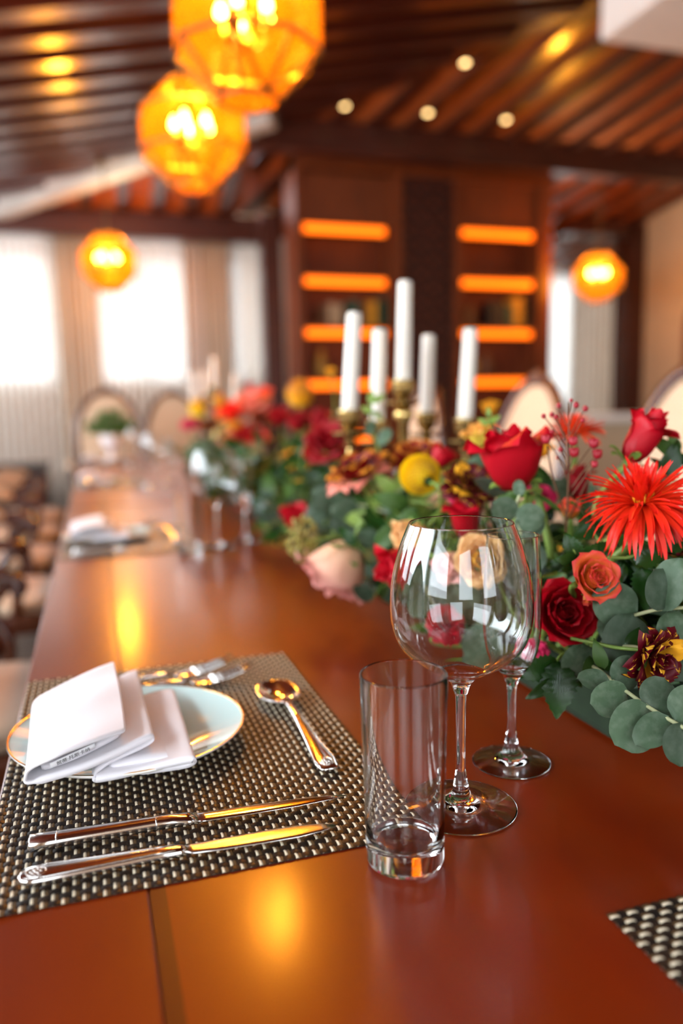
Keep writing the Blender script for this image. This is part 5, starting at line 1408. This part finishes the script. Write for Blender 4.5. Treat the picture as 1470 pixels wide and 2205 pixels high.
for i in range(120):
    y = rnd.uniform(.52, 1.62) if i > 30 else rnd.uniform(.50, .80); x = .49 + rnd.uniform(-.05, .06) + max(0, .66 - y) * .4; a = rnd.uniform(-math.pi, math.pi); el = rnd.uniform(.15, 1.1)
    if y < .9 and math.cos(a) < -.2: el += .5
    dd = Vector((math.cos(a) * math.cos(el), math.sin(a) * math.cos(el) * .8, math.sin(el)))
    if i % 3 == 0: sprig('eucalyptus_sprig', 'eucalyptus sprig', 'eucalyptus filling the near arrangement', Vector((x, y, ZT + .05)), dd, rnd.uniform(.09, .15), ['euc', 'euc_flat', 'euc_oval'], 7, .034, 'stem_grey')
    else: sprig('leafy_sprig', 'dark leafy sprig', 'dark leaves filling the near arrangement', Vector((x, y, ZT + .05)), dd, rnd.uniform(.08, .15), ['dark', 'rose', 'mid'] if i % 2 else ['dark', 'dark', 'long'], 8, .042)
for i in range(80):
    y = rnd.uniform(1.65, 3.95) if i > 30 else rnd.uniform(1.6, 2.3); x = .49 + rnd.uniform(-.05, .05); a = rnd.uniform(-math.pi, math.pi); el = rnd.uniform(.1, 1.2)
    dd = Vector((math.cos(a) * math.cos(el), math.sin(a) * math.cos(el), math.sin(el)))
    if i % 4 == 0: sprig('eucalyptus_sprig', 'eucalyptus sprig', 'eucalyptus filling the far arrangement', Vector((x, max(y, 1.66), ZT + .05)), dd, rnd.uniform(.12, .22), ['euc', 'euc_flat'], 7, .045, 'stem_grey')
    else: sprig('leafy_sprig', 'dark leafy sprig', 'dark leaves filling the far arrangement', Vector((x, max(y, 1.66), ZT + .05)), dd, rnd.uniform(.12, .24), ['dark', 'dark', 'mid'], 9, .055)

# leaves closing the gaps between the blooms
def dense(label, group, rect, d0, d1, n, kinds, ls, seed):
    rn = random.Random(seed); x0, y0, x1, y1 = rect; cxp, cyp = (x0 + x1) / 2, y1 + 30
    dm = (d0 + d1) / 2; c = PD((x0 + x1) / 2, (y0 + y1) / 2, dm); ft = foot_for(c)
    lv = []
    for i in range(n):
        px, py, dd = rn.uniform(x0, x1), rn.uniform(y0, y1), rn.uniform(d0, d1); a = rn.uniform(-20, 200); t = img_dir(a, rn.uniform(-.3, .5))
        nr = VB * rn.uniform(.3, 1) + UP * .6 + Vector((rn.uniform(-.6, .6), rn.uniform(-.6, .6), 0))
        lv.append((rn.choice(kinds), leaf_mw(PD(px, py, dd), t, nr, ls * rn.uniform(.7, 1.25))))
    o = branch('leafy_branch', label, 'leaves', [PD((x0 + x1) / 2, y0, dm), c, c.lerp(ft, .6), ft], lv, .0016, 'stem_green', group)
    mb = MB()
    for kd, mw in lv:
        p = mw.to_translation(); mb.tube([p - ft, p.lerp(c, .5) - ft + Vector((0, 0, -.006)), c.lerp(ft, .25) - ft], .0007, 4)
    mb.build('leaf_stalks', 'stem_green', o, True)
LB = 'leafy branches closing the gaps between the blooms'
dense('dark leafy branch behind the red berry twig', LB, (1165, 1040, 1330, 1190), .86, .96, 26, ['dark', 'mid', 'rose', 'euc'], .040, 1)
dense('green leafy branch between the large red rose and the narrow glass', LB, (1080, 1040, 1180, 1310), .86, .94, 22, ['dark', 'mid', 'euc'], .038, 2)
dense('dark leafy branch under the large spidery red flower', LB, (1290, 1130, 1475, 1280), .72, .80, 26, ['dark', 'rose', 'mid'], .038, 3)
dense('blurred dark branch left of the maroon and gold cup bloom', LB, (560, 970, 740, 1110), 1.5, 1.75, 34, ['dark', 'mid', 'dark', 'euc'], .055, 4)
dense('green branch below the yellow pompon', LB, (780, 1040, 1010, 1150), 1.06, 1.18, 26, ['mid', 'dark', 'lime', 'mid'], .044, 5)
dense('dark branch low behind the large wine glass', LB, (930, 1180, 1130, 1390), .86, .95, 26, ['dark', 'mid', 'euc'], .042, 6)
dense('dark leafy branch at the right edge behind the spidery red flower', LB, (1400, 970, 1490, 1040), .76, .84, 8, ['dark', 'mid'], .04, 7)
dense('dark branch low below the red rose beside the wine glass', LB, (760, 1130, 930, 1300), 1.0, 1.1, 22, ['dark', 'mid', 'euc'], .042, 8)
dense('blurred dark branch in front of the far flowers', LB, (430, 960, 600, 1080), 2.2, 2.6, 34, ['dark', 'mid', 'dark', 'euc'], .07, 9)
dense('dark leafy branch lying low at the right edge above the table', LB, (1330, 1400, 1480, 1480), .64, .72, 14, ['dark', 'rose', 'euc'], .038, 10)
# equal labels get their rank from left to right in the photo
def px_of(p):
    c = RW.T @ (np.array(p) - CAM); return CX + FPX * c[0] / c[2]
byl = {}
for o in list(COL.objects):
    if o.parent is None and o.name.split('.')[0] in ('leafy_sprig', 'eucalyptus_sprig'): byl.setdefault(o['label'], []).append(o)
RANK = ['leftmost', 'second from left', 'third from left', 'fourth from left', 'fifth from left', 'sixth from left', 'seventh from left', 'eighth from left', 'ninth from left', 'tenth from left', 'eleventh from left', 'twelfth from left']
for lb, os_ in byl.items():
    if len(os_) > 1:
        os_.sort(key=lambda o: px_of(o.children[-1].matrix_local.to_translation() + o.location))
        for k, o in enumerate(os_): o['label'] = RANK[min(k, 11)] + ' ' + lb

# ---- far blooms
def FB(label, kind, m, px, py, d, wpx, ang=95, tow=.6, name='rose'):
    c = PD(px, py, d); bloom(name, label, 'flower', kind, m, c, wpx * d / FPX, img_dir(ang, tow), Vector((.49, min(3.9, max(1.98, c.y)), ZT + .05)), seed=int(px + py), joined=True, group='blooms of the far arrangement')
FB('large salmon pink bloom at the top of the far flowers', 'open', 'rose_salmon', 540, 868, 2.9, 70, 100, 1.0)
FB('orange red bloom right of the salmon far bloom', 'cup', 'rose_orange', 568, 852, 2.9, 36)
FB('bright red bloom left of the salmon far bloom', 'cup', 'spider_red', 498, 890, 2.85, 44)
FB('maroon and gold bloom below the salmon far bloom', 'streaked', 'carnation_streaked', 568, 896, 2.8, 52, name='carnation')
FB('deep red bloom in the middle of the far flowers', 'open', 'rose_dark', 535, 935, 2.75, 60)
FB('deep red bloom low in the far flowers', 'cup', 'rose_red', 556, 955, 2.7, 46)
FB('orange bloom at the left of the far flowers', 'cup', 'rose_orange', 478, 895, 3.0, 34)
FB('golden bloom in the middle left of the far flowers', 'carnation', 'rose_heart', 503, 915, 2.9, 44, name='carnation')
FB('peach bloom below the golden far bloom', 'garden', 'rose_salmon', 498, 942, 2.85, 46, name='garden_rose')
FB('crimson bloom low at the left of the far flowers', 'cup', 'rose_red', 500, 985, 2.7, 40)
FB('dusky red bloom at the far left of the far flowers', 'carnation', 'carnation_pink', 408, 908, 3.3, 38, name='carnation')
FB('dusky dark red bloom left of the orange far bloom', 'carnation', 'carnation_streaked', 450, 910, 3.2, 40, name='carnation')
FB('red tuft at the very top of the far flowers', 'bud', 'rose_red', 538, 836, 2.95, 26)
FB('dark red bloom above the far foliage', 'cup', 'rose_dark', 600, 900, 2.6, 46)
FB('pink drooping bloom seen through the second wine glass', 'bud', 'rose_salmon', 528, 1085, 2.05, 42, 265, .1)
FB('small red bloom behind the second wine glass', 'cup', 'rose_red', 478, 1030, 2.6, 30)
FB('tiny yellow bloom high above the amber pompon', 'cup', 'rose_heart', 712, 803, 2.0, 20)
FB('dark red bloom next to the amber pompon', 'carnation', 'rose_dark', 655, 900, 2.1, 44, name='carnation')
FB('yellow bloom between the two right candles', 'cup', 'rose_heart', 1055, 880, 1.45, 34)
